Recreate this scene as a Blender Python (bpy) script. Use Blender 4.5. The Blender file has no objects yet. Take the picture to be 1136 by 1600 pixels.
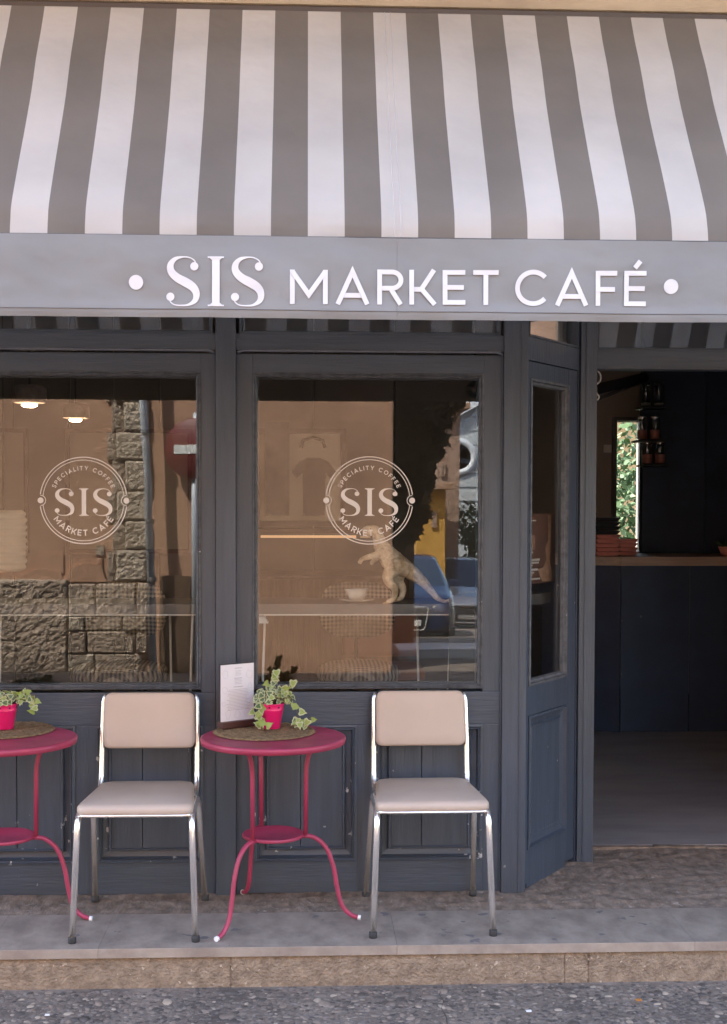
import bpy, bmesh, math, random
from mathutils import Vector, Matrix, noise
random.seed(7)
R = math.radians
PI = math.pi
sc = bpy.context.scene
C = sc.collection

# ------------------------------------------------------------------ camera
F = 2040.0; W0, H0 = 1136.0, 1600.0
YAW, PITCH, ROLL = R(2.5), R(2.0), 0.0028
PPY = 786 + F * math.tan(PITCH)
CP = Vector((0.0, -5.05, 1.52))
MR = (Matrix.Rotation(-YAW, 3, 'Z') @ Matrix.Rotation(PI/2 - PITCH, 3, 'X') @ Matrix.Rotation(ROLL, 3, 'Z'))
cam = bpy.data.cameras.new('camera'); co = bpy.data.objects.new('camera', cam); C.objects.link(co)
co.matrix_world = Matrix.Translation(CP) @ MR.to_4x4()
cam.sensor_fit = 'HORIZONTAL'; cam.sensor_width = 36.0; cam.lens = 36.0 * F / W0
cam.shift_y = (PPY - H0/2) / W0
cam.clip_start = 0.05; cam.clip_end = 500
sc.camera = co

# ------------------------------------------------------------------ sky, sun, exposure
SUN_EL, SUN_AZ = R(55), R(-50)          # azimuth from +Y towards +X
wd = bpy.data.worlds.new('World'); sc.world = wd; wd.use_nodes = True
wn = wd.node_tree.nodes; wl = wd.node_tree.links
sky = wn.new('ShaderNodeTexSky'); sky.sky_type = 'NISHITA'; sky.sun_disc = False
sky.dust_density = 1.8; sky.ozone_density = 0.6; sky.air_density = 1.0; sky.sun_elevation = SUN_EL; sky.sun_rotation = SUN_AZ
wl.new(sky.outputs[0], wn['Background'].inputs[0]); wn['Background'].inputs[1].default_value = 0.15
sl = bpy.data.lights.new('sun', 'SUN'); sl.energy = 2.6; sl.angle = R(0.5); sl.color = (1.0, 0.93, 0.82)
so = bpy.data.objects.new('sun', sl); C.objects.link(so)
sd = Vector((math.sin(SUN_AZ)*math.cos(SUN_EL), math.cos(SUN_AZ)*math.cos(SUN_EL), math.sin(SUN_EL)))
so.rotation_euler = sd.to_track_quat('Z', 'Y').to_euler()
sc.view_settings.view_transform = 'Standard'; sc.view_settings.look = 'None'
sc.view_settings.exposure = 3.6; sc.view_settings.gamma = 1.0; sc.view_settings.use_curve_mapping = False

# ------------------------------------------------------------------ pixel to place
def ray(px, py):
    return (MR @ Vector(((px - W0/2)/F, -(py - PPY)/F, -1.0)))
def at(px, py, Y=0.0):
    d = ray(px, py); return CP + d * ((Y - CP.y)/d.y)
def gp(px, py, z=0.0):
    d = ray(px, py); return CP + d * ((z - CP.z)/d.z)
def mir(px, py, Y):                       # a place seen in the window glass: mirrored in the facade plane
    p = at(px, py, Y + 0.02); return Vector((p.x, -Y, p.z))
def X(px, Y=0.0, py=786): return at(px, py, Y).x
def Z(py, Y=0.0, px=568): return at(px, py, Y).z

# ------------------------------------------------------------------ materials
def mat(name, col, rough=0.6, metal=0.0, var=0.0, vscale=6.0, bump=0.0, bscale=60.0, stretch=(1,1,1),
        col2=None, chips=0.0, chip_col=(0.45,0.44,0.42), chipscale=35.0, spec=None, coat=0.0, bdist=0.004, ramp=(0.35,0.65)):
    m = bpy.data.materials.new(name); m.use_nodes = True
    nt = m.node_tree; n = nt.nodes; l = nt.links; b = n['Principled BSDF']
    b.inputs['Roughness'].default_value = rough; b.inputs['Metallic'].default_value = metal
    if spec is not None: b.inputs['Specular IOR Level'].default_value = spec
    if coat: b.inputs['Coat Weight'].default_value = coat; b.inputs['Coat Roughness'].default_value = 0.15
    tc = n.new('ShaderNodeTexCoord'); mp = n.new('ShaderNodeMapping'); mp.inputs['Scale'].default_value = stretch
    geo = n.new('ShaderNodeNewGeometry')
    l.new(geo.outputs['Position'] if chips < 0 else tc.outputs['Object'], mp.inputs[0])
    out = None
    c1 = n.new('ShaderNodeRGB'); c1.outputs[0].default_value = (*col, 1); out = c1.outputs[0]
    if var > 0 or col2:
        nz = n.new('ShaderNodeTexNoise'); nz.inputs['Scale'].default_value = vscale; nz.inputs['Detail'].default_value = 6
        nz.inputs['Roughness'].default_value = 0.62
        l.new(mp.outputs[0], nz.inputs['Vector'])
        rp = n.new('ShaderNodeMapRange'); rp.inputs[1].default_value = ramp[0]; rp.inputs[2].default_value = ramp[1]
        l.new(nz.outputs['Fac'], rp.inputs[0])
        mx = n.new('ShaderNodeMix'); mx.data_type = 'RGBA'
        c2 = col2 if col2 else tuple(max(0, c*(1-var)) for c in col)
        mx.inputs['A'].default_value = (*col, 1); mx.inputs['B'].default_value = (*c2, 1)
        l.new(rp.outputs[0], mx.inputs['Factor']); out = mx.outputs['Result']
        rr = n.new('ShaderNodeMapRange'); rr.inputs[3].default_value = max(0.02, rough-0.07); rr.inputs[4].default_value = min(1, rough+0.1)
        l.new(nz.outputs['Fac'], rr.inputs[0]); l.new(rr.outputs[0], b.inputs['Roughness'])
    if chips > 0:
        n2 = n.new('ShaderNodeTexNoise'); n2.inputs['Scale'].default_value = chipscale; n2.inputs['Detail'].default_value = 3
        n3 = n.new('ShaderNodeTexNoise'); n3.inputs['Scale'].default_value = 2.3; n3.inputs['Detail'].default_value = 2
        l.new(tc.outputs['Object'], n2.inputs['Vector']); l.new(tc.outputs['Object'], n3.inputs['Vector'])
        ml = n.new('ShaderNodeMath'); ml.operation = 'ADD'; sc2 = n.new('ShaderNodeMath'); sc2.operation = 'MULTIPLY'; sc2.inputs[1].default_value = 0.35
        l.new(n3.outputs['Fac'], sc2.inputs[0]); l.new(n2.outputs['Fac'], ml.inputs[0]); l.new(sc2.outputs[0], ml.inputs[1])
        st = n.new('ShaderNodeMapRange'); st.inputs[1].default_value = 0.97 - chips; st.inputs[2].default_value = 0.985 - chips
        l.new(ml.outputs[0], st.inputs[0])
        mx2 = n.new('ShaderNodeMix'); mx2.data_type = 'RGBA'; mx2.inputs['B'].default_value = (*chip_col, 1)
        l.new(st.outputs[0], mx2.inputs['Factor']); l.new(out, mx2.inputs['A']); out = mx2.outputs['Result']
    l.new(out, b.inputs['Base Color'])
    if bump > 0:
        nb = n.new('ShaderNodeTexNoise'); nb.inputs['Scale'].default_value = bscale; nb.inputs['Detail'].default_value = 5
        l.new(mp.outputs[0], nb.inputs['Vector'])
        bp = n.new('ShaderNodeBump'); bp.inputs['Strength'].default_value = bump; bp.inputs['Distance'].default_value = bdist
        l.new(nb.outputs['Fac'], bp.inputs['Height']); l.new(bp.outputs[0], b.inputs['Normal'])
    return m

def emis(name, col, s):
    m = bpy.data.materials.new(name); m.use_nodes = True
    b = m.node_tree.nodes['Principled BSDF']; b.inputs['Base Color'].default_value = (*col, 1)
    b.inputs['Emission Color'].default_value = (*col, 1); b.inputs['Emission Strength'].default_value = s
    return m

def glass_mat(name, refl=0.07, tint=(0.93, 0.94, 0.93), wob=0.02):
    m = bpy.data.materials.new(name); m.use_nodes = True
    nt = m.node_tree; n = nt.nodes; l = nt.links; n.clear()
    o = n.new('ShaderNodeOutputMaterial'); mx = n.new('ShaderNodeMixShader'); t = n.new('ShaderNodeBsdfTransparent')
    g = n.new('ShaderNodeBsdfGlossy'); g.inputs['Roughness'].default_value = 0.0; g.inputs['Color'].default_value = (0.97, 0.98, 1.0, 1)
    t.inputs['Color'].default_value = (*tint, 1)
    lw = n.new('ShaderNodeLayerWeight'); lw.inputs['Blend'].default_value = 0.12
    mr = n.new('ShaderNodeMapRange'); mr.inputs[3].default_value = refl; mr.inputs[4].default_value = 0.9
    l.new(lw.outputs['Facing'], mr.inputs[0]); l.new(mr.outputs[0], mx.inputs[0])
    tc = n.new('ShaderNodeTexCoord'); nz = n.new('ShaderNodeTexNoise'); nz.inputs['Scale'].default_value = 1.3; nz.inputs['Detail'].default_value = 1
    bp = n.new('ShaderNodeBump'); bp.inputs['Strength'].default_value = 1.0; bp.inputs['Distance'].default_value = wob*0.05
    l.new(tc.outputs['Object'], nz.inputs['Vector']); l.new(nz.outputs['Fac'], bp.inputs['Height']); l.new(bp.outputs[0], g.inputs['Normal'])
    l.new(t.outputs[0], mx.inputs[1]); l.new(g.outputs[0], mx.inputs[2]); l.new(mx.outputs[0], o.inputs[0])
    return m

def check_mat(name, a, b_, size, axes=(0, 2)):
    m = bpy.data.materials.new(name); m.use_nodes = True
    nt = m.node_tree; n = nt.nodes; l = nt.links; b = n['Principled BSDF']; b.inputs['Roughness'].default_value = 0.9
    tc = n.new('ShaderNodeTexCoord'); sp = n.new('ShaderNodeSeparateXYZ'); l.new(tc.outputs['Object'], sp.inputs[0])
    sq = []
    for a_ in axes:
        mu = n.new('ShaderNodeMath'); mu.operation = 'MULTIPLY'; mu.inputs[1].default_value = 1/size; l.new(sp.outputs[a_], mu.inputs[0])
        fr = n.new('ShaderNodeMath'); fr.operation = 'FRACT'; l.new(mu.outputs[0], fr.inputs[0])
        gt = n.new('ShaderNodeMath'); gt.operation = 'GREATER_THAN'; gt.inputs[1].default_value = 0.5; l.new(fr.outputs[0], gt.inputs[0]); sq.append(gt)
    ad = n.new('ShaderNodeMath'); ad.operation = 'ADD'; l.new(sq[0].outputs[0], ad.inputs[0]); l.new(sq[1].outputs[0], ad.inputs[1])
    hf = n.new('ShaderNodeMath'); hf.operation = 'MULTIPLY'; hf.inputs[1].default_value = 0.5; l.new(ad.outputs[0], hf.inputs[0])
    mx = n.new('ShaderNodeMix'); mx.data_type = 'RGBA'; mx.inputs['A'].default_value = (*a, 1); mx.inputs['B'].default_value = (*b_, 1)
    l.new(hf.outputs[0], mx.inputs['Factor']); l.new(mx.outputs['Result'], b.inputs['Base Color'])
    return m

PAINT = (0.058, 0.072, 0.094)
M = {}
M['paint_v'] = mat('blue_grey_paint_upright', PAINT, 0.42, var=0.22, vscale=3, bump=0.5, bscale=14, stretch=(9, 9, 0.7), chips=0.012, chipscale=34, chip_col=(0.25, 0.25, 0.25), bdist=0.003)
M['paint_h'] = mat('blue_grey_paint_level', PAINT, 0.42, var=0.22, vscale=3, bump=0.5, bscale=14, stretch=(0.7, 9, 9), chips=0.015, chipscale=34, chip_col=(0.3, 0.3, 0.3), bdist=0.003)
M['paint_worn'] = mat('blue_grey_paint_worn', (0.062, 0.074, 0.094), 0.4, var=0.2, vscale=3, bump=0.35, bscale=12, stretch=(0.9, 6, 6), chips=0.12, chipscale=24, bdist=0.003)
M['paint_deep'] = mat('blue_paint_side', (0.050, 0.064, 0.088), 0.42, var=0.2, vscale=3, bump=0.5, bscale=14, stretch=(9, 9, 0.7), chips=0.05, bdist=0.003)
M['paint_highlight'] = mat('worn_highlight_paint', (0.13, 0.14, 0.165), 0.4, var=0.3, vscale=9)  # worn drip moulding paint, lightened to put its glossy highlight into the colour
M['dark_brown'] = mat('dark_brown_metal', (0.07, 0.05, 0.035), 0.6)
M['putty'] = mat('window_putty', (0.11, 0.115, 0.125), 0.6, var=0.5, vscale=30, chips=0.06, chipscale=40)
M['glass'] = glass_mat('window_glass', 0.045)
M['glass_clear'] = glass_mat('jar_glass', 0.05, (0.9, 0.92, 0.92))
M['beige_vinyl'] = mat('beige_vinyl', (0.49, 0.39, 0.31), 0.5, var=0.07, vscale=5, bump=0.15, bscale=300, bdist=0.001)
M['chrome'] = mat('chrome', (0.90, 0.87, 0.82), 0.22, metal=0.84)
M['rubber'] = mat('black_rubber', (0.02, 0.02, 0.02), 0.6)
M['black_plastic'] = mat('black_plastic', (0.015, 0.015, 0.017), 0.45)
M['pink_metal'] = mat('raspberry_metal', (0.38, 0.042, 0.092), 0.42, var=0.22, vscale=9, bump=0.15, bscale=160, bdist=0.001, chips=0.04, chip_col=(0.45, 0.25, 0.25))
M['pot_pink'] = mat('hot_pink_enamel', (0.72, 0.012, 0.14), 0.33, var=0.1, vscale=8, coat=0.3)
M['dark_hole'] = mat('dark_hole', (0.04, 0.005, 0.01), 0.8)
M['white_cap'] = mat('white_plastic', (0.75, 0.74, 0.72), 0.4)
M['seagrass'] = mat('seagrass', (0.30, 0.19, 0.09), 0.9, col2=(0.14, 0.085, 0.04), vscale=60, bump=0.9, bscale=170, bdist=0.006)
M['soil'] = mat('soil', (0.03, 0.02, 0.014), 0.95, var=0.4, vscale=60, bump=1, bscale=90)
M['leaf_in'] = mat('ivy_leaf_green', (0.085, 0.135, 0.04), 0.45, var=0.35, vscale=40)
M['leaf_rim'] = mat('ivy_leaf_cream', (0.40, 0.42, 0.22), 0.5, var=0.2, vscale=40)
M['leaf_new'] = mat('ivy_leaf_lime', (0.24, 0.31, 0.06), 0.45, var=0.2, vscale=40)
M['stem'] = mat('plant_stem', (0.12, 0.09, 0.035), 0.7)
M['paper'] = mat('menu_paper', (0.70, 0.68, 0.70), 0.6, var=0.03, vscale=20)
M['ink'] = mat('grey_ink', (0.30, 0.29, 0.31), 0.8)
M['ink_pale'] = mat('pale_grey_ink', (0.50, 0.48, 0.50), 0.8)
M['dark_wood'] = mat('dark_red_wood', (0.065, 0.018, 0.014), 0.45, var=0.3, vscale=20, stretch=(1, 8, 8))
M['letter'] = mat('white_lettering', (0.62, 0.60, 0.575), 0.6, var=0.06, vscale=14)
M['vinyl_white'] = mat('window_vinyl', (0.66, 0.61, 0.55), 0.6)
M['plaster'] = mat('peach_plaster', (0.54, 0.325, 0.21), 0.9, col2=(0.40, 0.235, 0.155), vscale=1.3, bump=0.6, bscale=14, bdist=0.01)
M['stone'] = mat('grey_beige_stone', (0.40, 0.315, 0.245), 0.95, col2=(0.27, 0.21, 0.16), vscale=5, bump=1.0, bscale=24, bdist=0.035)
M['stone_pale'] = mat('pale_stone', (0.50, 0.42, 0.33), 0.95, col2=(0.34, 0.28, 0.215), vscale=6, bump=1.0, bscale=28, bdist=0.03)
M['beige_wall'] = mat('beige_render', (0.45, 0.36, 0.24), 0.9, col2=(0.30, 0.235, 0.16), vscale=2.2, bump=0.6, bscale=40, stretch=(0.6, 1, 2), bdist=0.006)
M['concrete_dirty'] = mat('rough_brown_concrete', (0.27, 0.205, 0.155), 0.93, col2=(0.135, 0.098, 0.07), vscale=11, bump=1.0, bscale=20, stretch=(2.0, 1.0, 1), bdist=0.012, chips=0.10, chipscale=30, chip_col=(0.30, 0.25, 0.21))
M['slab'] = mat('grey_step_slab', (0.30, 0.245, 0.195), 0.68, col2=(0.19, 0.152, 0.122), vscale=7, bump=0.25, bscale=30, stretch=(1.6, 1.0, 1), chips=0.13, chip_col=(0.13, 0.115, 0.11), chipscale=13, bdist=0.003)
M['slab_edge'] = mat('worn_slab_edge', (0.34, 0.28, 0.22), 0.85, col2=(0.24, 0.19, 0.15), vscale=9, bump=0.5, bscale=50)
M['riser'] = mat('sandy_riser_stone', (0.33, 0.245, 0.165), 0.95, col2=(0.19, 0.135, 0.09), vscale=26, bump=1.0, bscale=90, bdist=0.012, chips=0.12, chipscale=60, chip_col=(0.46, 0.37, 0.27))
M['road'] = mat('pebble_concrete', (0.21, 0.165, 0.128), 0.9, col2=(0.09, 0.07, 0.056), vscale=4, bump=0.9, bscale=40, bdist=0.01)
def road_mat():
    m = M['road']; nt = m.node_tree; n = nt.nodes; l = nt.links; b = n['Principled BSDF']
    tc = n.new('ShaderNodeTexCoord'); v = n.new('ShaderNodeTexVoronoi'); v.inputs['Scale'].default_value = 48; v.feature = 'F1'
    l.new(tc.outputs['Object'], v.inputs['Vector'])
    mr = n.new('ShaderNodeMapRange'); mr.inputs[1].default_value = 0.34; mr.inputs[2].default_value = 0.44; l.new(v.outputs['Distance'], mr.inputs[0])
    hs = n.new('ShaderNodeHueSaturation'); hs.inputs['Saturation'].default_value = 0.0; hs.inputs['Value'].default_value = 0.30; l.new(v.outputs['Color'], hs.inputs['Color'])
    old = b.inputs['Base Color'].links[0].from_socket
    mx = n.new('ShaderNodeMix'); mx.data_type = 'RGBA'; l.new(mr.outputs[0], mx.inputs['Factor'])
    ml = n.new('ShaderNodeMix'); ml.data_type = 'RGBA'; ml.blend_type = 'MULTIPLY'; ml.inputs['Factor'].default_value = 1.0; ml.inputs['B'].default_value = (0.75, 0.62, 0.52, 1); l.new(hs.outputs[0], ml.inputs['A'])
    l.new(ml.outputs['Result'], mx.inputs['A']); l.new(old, mx.inputs['B']); l.new(mx.outputs['Result'], b.inputs['Base Color'])
    bp = n.new('ShaderNodeBump'); bp.invert = True; bp.inputs['Distance'].default_value = 0.006; l.new(v.outputs['Distance'], bp.inputs['Height'])
    l.new(b.inputs['Normal'].links[0].from_socket, bp.inputs['Normal']); l.new(bp.outputs[0], b.inputs['Normal'])
road_mat()
M['asphalt'] = mat('asphalt', (0.055, 0.053, 0.055), 0.9, var=0.3, vscale=8, bump=0.5, bscale=90)
M['inside_floor'] = mat('grey_microcement', (0.34, 0.31, 0.30), 0.5, col2=(0.24, 0.215, 0.21), vscale=2.2, bump=0.1, bscale=20, stretch=(0.5, 1.5, 1))
M['inside_wall'] = mat('inside_plaster', (0.38, 0.33, 0.28), 0.85, var=0.15, vscale=2)
M['inside_panel'] = mat('inside_board', (0.15, 0.125, 0.11), 0.7, var=0.2, vscale=3)
M['navy'] = mat('navy_panel', (0.018, 0.032, 0.066), 0.5, var=0.3, vscale=4, chips=0.02, chip_col=(0.1, 0.1, 0.12))
M['joint_pale'] = mat('pale_joint', (0.09, 0.09, 0.10), 0.6)
M['wood_top'] = mat('pale_wood_worktop', (0.50, 0.35, 0.25), 0.55, var=0.3, vscale=6, stretch=(0.5, 6, 6))
M['ledge'] = mat('grey_ledge', (0.13, 0.125, 0.122), 0.5, var=0.1)
M['terracotta'] = mat('terracotta_pink', (0.75, 0.30, 0.24), 0.7, var=0.15, vscale=10)
M['terra_dark'] = mat('dark_tray', (0.03, 0.028, 0.03), 0.6)
M['gingham'] = check_mat('gingham_cloth', (0.55, 0.47, 0.36), (0.035, 0.028, 0.025), 0.019)
M['gingham_seat'] = check_mat('gingham_seat_cloth', (0.55, 0.47, 0.36), (0.035, 0.028, 0.025), 0.019, (0, 1))
M['dusty_pink'] = mat('dusty_pink_shell', (0.30, 0.15, 0.11), 0.6)
M['toy'] = mat('beige_toy_plastic', (0.86, 0.71, 0.52), 0.55, col2=(0.46, 0.34, 0.22), vscale=30, bump=1.0, bscale=150, bdist=0.008)
M['cream'] = mat('cream_paper', (0.85, 0.77, 0.62), 0.8, var=0.06)
M['lamp_shell'] = mat('concrete_lamp', (0.24, 0.19, 0.17), 0.9, var=0.3, vscale=30)
M['bulb'] = emis('lit_bulb', (1.0, 0.72, 0.42), 9.0)
M['led'] = emis('lit_led_strip', (1.0, 0.58, 0.30), 0.05)
M['white_metal'] = mat('white_metal', (0.7, 0.69, 0.66), 0.35)
M['zinc'] = mat('zinc_pipe', (0.55, 0.60, 0.66), 0.4, metal=0.2, var=0.2, vscale=5)
M['sign_red'] = mat('sign_red', (0.13, 0.02, 0.02), 0.5)
M['brown_wood'] = mat('weathered_brown_wood', (0.16, 0.095, 0.055), 0.8, var=0.5, vscale=6, stretch=(6, 6, 0.5), bump=0.6, bscale=20)
M['tile_roof'] = mat('clay_roof_tile', (0.40, 0.25, 0.16), 0.9, var=0.4, vscale=10)
M['ochre'] = mat('ochre_render', (0.55, 0.30, 0.055), 0.9, var=0.2, vscale=3)
M['rose_stone'] = mat('rose_stone', (0.36, 0.24, 0.17), 0.9, var=0.35, vscale=4, bump=0.8, bscale=10, bdist=0.04)
M['white_brick'] = mat('white_brick', (0.50, 0.53, 0.52), 0.9, var=0.25, vscale=9)
M['white_trim'] = mat('white_trim', (0.66, 0.68, 0.68), 0.8)
M['dark_foliage'] = mat('dark_foliage', (0.035, 0.05, 0.028), 0.8, var=0.4, vscale=6)
M['foliage'] = mat('green_foliage', (0.055, 0.12, 0.035), 0.7, var=0.4, vscale=5)
M['bark'] = mat('bark', (0.10, 0.07, 0.05), 0.9, var=0.4, vscale=9)
M['car_blue'] = mat('dark_blue_car_paint', (0.012, 0.022, 0.06), 0.25, coat=0.5)
M['car_silver'] = mat('silver_car_paint', (0.40, 0.42, 0.42), 0.22, metal=0.4, coat=1.0)
M['car_glass'] = mat('car_glass', (0.02, 0.03, 0.045), 0.25, spec=0.35)
M['poster_dark'] = mat('dark_poster_print', (0.030, 0.028, 0.026), 0.5, col2=(0.10, 0.09, 0.08), vscale=6)
M['poster_brown'] = mat('brown_poster_print', (0.16, 0.075, 0.05), 0.5, col2=(0.10, 0.05, 0.038), vscale=10)
M['poster_pale'] = mat('pale_poster_print', (0.50, 0.29, 0.19), 0.5, var=0.4, vscale=50)
M['orange'] = mat('orange_print', (0.75, 0.20, 0.05), 0.5)
M['tee'] = mat('dark_tee_cloth', (0.06, 0.05, 0.045), 0.9)
M['cable'] = mat('white_cable', (0.5, 0.48, 0.45), 0.5)
M['black_metal'] = mat('black_metal', (0.02, 0.02, 0.022), 0.4)
M['leaf_autumn'] = mat('orange_dry_leaf', (0.42, 0.17, 0.035), 0.7)
M['porcelain'] = mat('white_porcelain', (0.6, 0.56, 0.5), 0.3)
PEB = [mat('pebble_tone', c, 0.6, var=0.3, vscale=30) for c in ((0.15, 0.12, 0.095), (0.24, 0.19, 0.145), (0.08, 0.065, 0.054), (0.38, 0.31, 0.23))]

def canopy_mat(name, stripes=True):
    m = bpy.data.materials.new(name); m.use_nodes = True
    nt = m.node_tree; n = nt.nodes; l = nt.links; b = n['Principled BSDF']; b.inputs['Roughness'].default_value = 0.75
    tc = n.new('ShaderNodeTexCoord')
    nz = n.new('ShaderNodeTexNoise'); nz.inputs['Scale'].default_value = 2.2; nz.inputs['Detail'].default_value = 6
    mp = n.new('ShaderNodeMapping'); mp.inputs['Scale'].default_value = (1, 1.6, 1.6) if not stripes else (1.2, 1.5, 1.5)
    l.new(tc.outputs['Object'], mp.inputs[0]); l.new(mp.outputs[0], nz.inputs['Vector'])
    if stripes:
        uv = n.new('ShaderNodeUVMap'); sp = n.new('ShaderNodeSeparateXYZ'); l.new(uv.outputs[0], sp.inputs[0])
        fr = n.new('ShaderNodeMath'); fr.operation = 'FRACT'; l.new(sp.outputs[0], fr.inputs[0])
        gt = n.new('ShaderNodeMath'); gt.operation = 'LESS_THAN'; gt.inputs[1].default_value = 0.5; l.new(fr.outputs[0], gt.inputs[0])
        mx = n.new('ShaderNodeMix'); mx.data_type = 'RGBA'; mx.inputs['A'].default_value = (0.265, 0.225, 0.18, 1); mx.inputs['B'].default_value = (0.76, 0.695, 0.605, 1)
        l.new(gt.outputs[0], mx.inputs['Factor']); col = mx.outputs['Result']
    else:
        c = n.new('ShaderNodeRGB'); c.outputs[0].default_value = (0.225, 0.220, 0.203, 1); col = c.outputs[0]
    mr = n.new('ShaderNodeMapRange'); mr.inputs[1].default_value = 0.3; mr.inputs[2].default_value = 0.7; mr.inputs[3].default_value = 0.86; mr.inputs[4].default_value = 1.06
    l.new(nz.outputs['Fac'], mr.inputs[0])
    vm = n.new('ShaderNodeVectorMath'); vm.operation = 'SCALE'; l.new(col, vm.inputs[0]); l.new(mr.outputs[0], vm.inputs['Scale'])
    l.new(vm.outputs[0], b.inputs['Base Color'])
    bz = n.new('ShaderNodeTexNoise'); bz.inputs['Scale'].default_value = 5; bz.inputs['Detail'].default_value = 3; l.new(mp.outputs[0], bz.inputs['Vector'])
    bp = n.new('ShaderNodeBump'); bp.inputs['Strength'].default_value = 0.6; bp.inputs['Distance'].default_value = 0.020 if stripes else 0.008
    l.new(bz.outputs['Fac'], bp.inputs['Height']); l.new(bp.outputs[0], b.inputs['Normal'])
    tr = n.new('ShaderNodeBsdfTranslucent'); l.new(vm.outputs[0], tr.inputs['Color'])
    ms = n.new('ShaderNodeMixShader'); ms.inputs[0].default_value = 0.46 if stripes else 0.04
    l.new(b.outputs[0], ms.inputs[1]); l.new(tr.outputs[0], ms.inputs[2]); l.new(ms.outputs[0], n['Material Output'].inputs[0])
    return m
M['canopy_seam'] = mat('pale_seam', (0.5, 0.46, 0.43), 0.8)
M['canopy'] = canopy_mat('striped_awning_canvas'); M['valance'] = canopy_mat('grey_valance_canvas', False)

# ------------------------------------------------------------------ builders
def link(name, me, parent=None):
    o = bpy.data.objects.new(name, me); C.objects.link(o)
    if parent: o.parent = parent
    return o
def obj(name, bm, m, parent=None, smooth=False):
    me = bpy.data.meshes.new(name); bmesh.ops.recalc_face_normals(bm, faces=bm.faces); bm.to_mesh(me); bm.free()
    for mm in (m if isinstance(m, (list, tuple)) else [m]): me.materials.append(mm)
    if smooth:
        for p in me.polygons: p.use_smooth = True
    return link(name, me, parent)
def tag(o, label=None, cat=None, group=None, kind=None):
    if label: o['label'] = label
    if cat: o['category'] = cat
    if group: o['group'] = group
    if kind: o['kind'] = kind
    return o
def thing(name, label, cat, loc=(0, 0, 0), rz=0.0, group=None):
    o = bpy.data.objects.new(name, None); C.objects.link(o); o.location = loc; o.rotation_euler = (0, 0, rz)
    o.empty_display_size = 0.05
    return tag(o, label, cat, group)
def dup(o, parent=None):
    c = o.copy(); C.objects.link(c)
    if parent: c.parent = parent
    for ch in [q for q in C.objects if q.parent == o]: dup(ch, c)
    return c
def box(bm, x0, x1, y0, y1, z0, z1, bev=0.0, mi=0):
    r = bmesh.ops.create_cube(bm, size=1.0)
    vs = r['verts']
    for v in vs:
        v.co = Vector(((x0+x1)/2 + v.co.x*(x1-x0), (y0+y1)/2 + v.co.y*(y1-y0), (z0+z1)/2 + v.co.z*(z1-z0)))
    fs = list({f for v in vs for f in v.link_faces})
    for f in fs: f.material_index = mi
    if bev > 0:
        es = list({e for v in vs for e in v.link_edges})
        bmesh.ops.bevel(bm, geom=es, offset=bev, segments=2, profile=0.7, affect='EDGES')
    return vs
def bx(name, x0, x1, y0, y1, z0, z1, m, parent=None, bev=0.002):
    bm = bmesh.new(); box(bm, x0, x1, y0, y1, z0, z1, bev); return obj(name, bm, m, parent)
def crom(pts, n=8, closed=False):
    P = [Vector(p) for p in pts]; out = []; N = len(P)
    for i in range(N if closed else N-1):
        p0 = P[(i-1) % N] if closed else P[max(i-1, 0)]; p1 = P[i]; p2 = P[(i+1) % N]; p3 = P[(i+2) % N] if closed else P[min(i+2, N-1)]
        for k in range(n):
            t = k/n
            out.append(0.5*((2*p1) + (p2-p0)*t + (2*p0-5*p1+4*p2-p3)*t*t + (3*p1-p0-3*p2+p3)*t**3))
    if not closed: out.append(P[-1])
    return out
def rounded(pts, r, n=6):
    P = [Vector(p) for p in pts]; out = [P[0]]
    for i in range(1, len(P)-1):
        a = (P[i-1]-P[i]); b = (P[i+1]-P[i]); rr = min(r, a.length*0.45, b.length*0.45)
        A = P[i] + a.normalized()*rr; B = P[i] + b.normalized()*rr
        for k in range(n+1):
            t = k/n; out.append((1-t)**2*A + 2*t*(1-t)*P[i] + t*t*B)
    out.append(P[-1]); return out
def tube(bm, pts, r, seg=10, closed=False, mi=0, cap=True, smooth=True):
    P = [Vector(p) for p in pts]; N = len(P); rs = r if isinstance(r, (list, tuple)) else [r]*N
    rings = []; up = None
    for i in range(N):
        if closed: t = P[(i+1) % N]-P[i-1]
        else: t = P[min(i+1, N-1)]-P[max(i-1, 0)]
        t.normalize()
        if up is None:
            up = Vector((0, 0, 1)) if abs(t.z) < 0.9 else Vector((0, 1, 0))
        s = t.cross(up); s.normalize(); up = s.cross(t); up.normalize()
        rings.append([bm.verts.new(P[i] + (s*math.cos(2*PI*k/seg) + up*math.sin(2*PI*k/seg))*rs[i]) for k in range(seg)])
    for i in range(N if closed else N-1):
        a = rings[i]; b = rings[(i+1) % N]
        for k in range(seg):
            f = bm.faces.new((a[k], a[(k+1) % seg], b[(k+1) % seg], b[k])); f.material_index = mi; f.smooth = smooth
    if not closed and cap:
        for rg in (rings[0], rings[-1]):
            f = bm.faces.new(rg); f.material_index = mi
def tb(name, pts, r, m, parent=None, seg=10, closed=False):
    bm = bmesh.new(); tube(bm, pts, r, seg, closed); me_o = obj(name, bm, m, parent); return me_o
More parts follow.
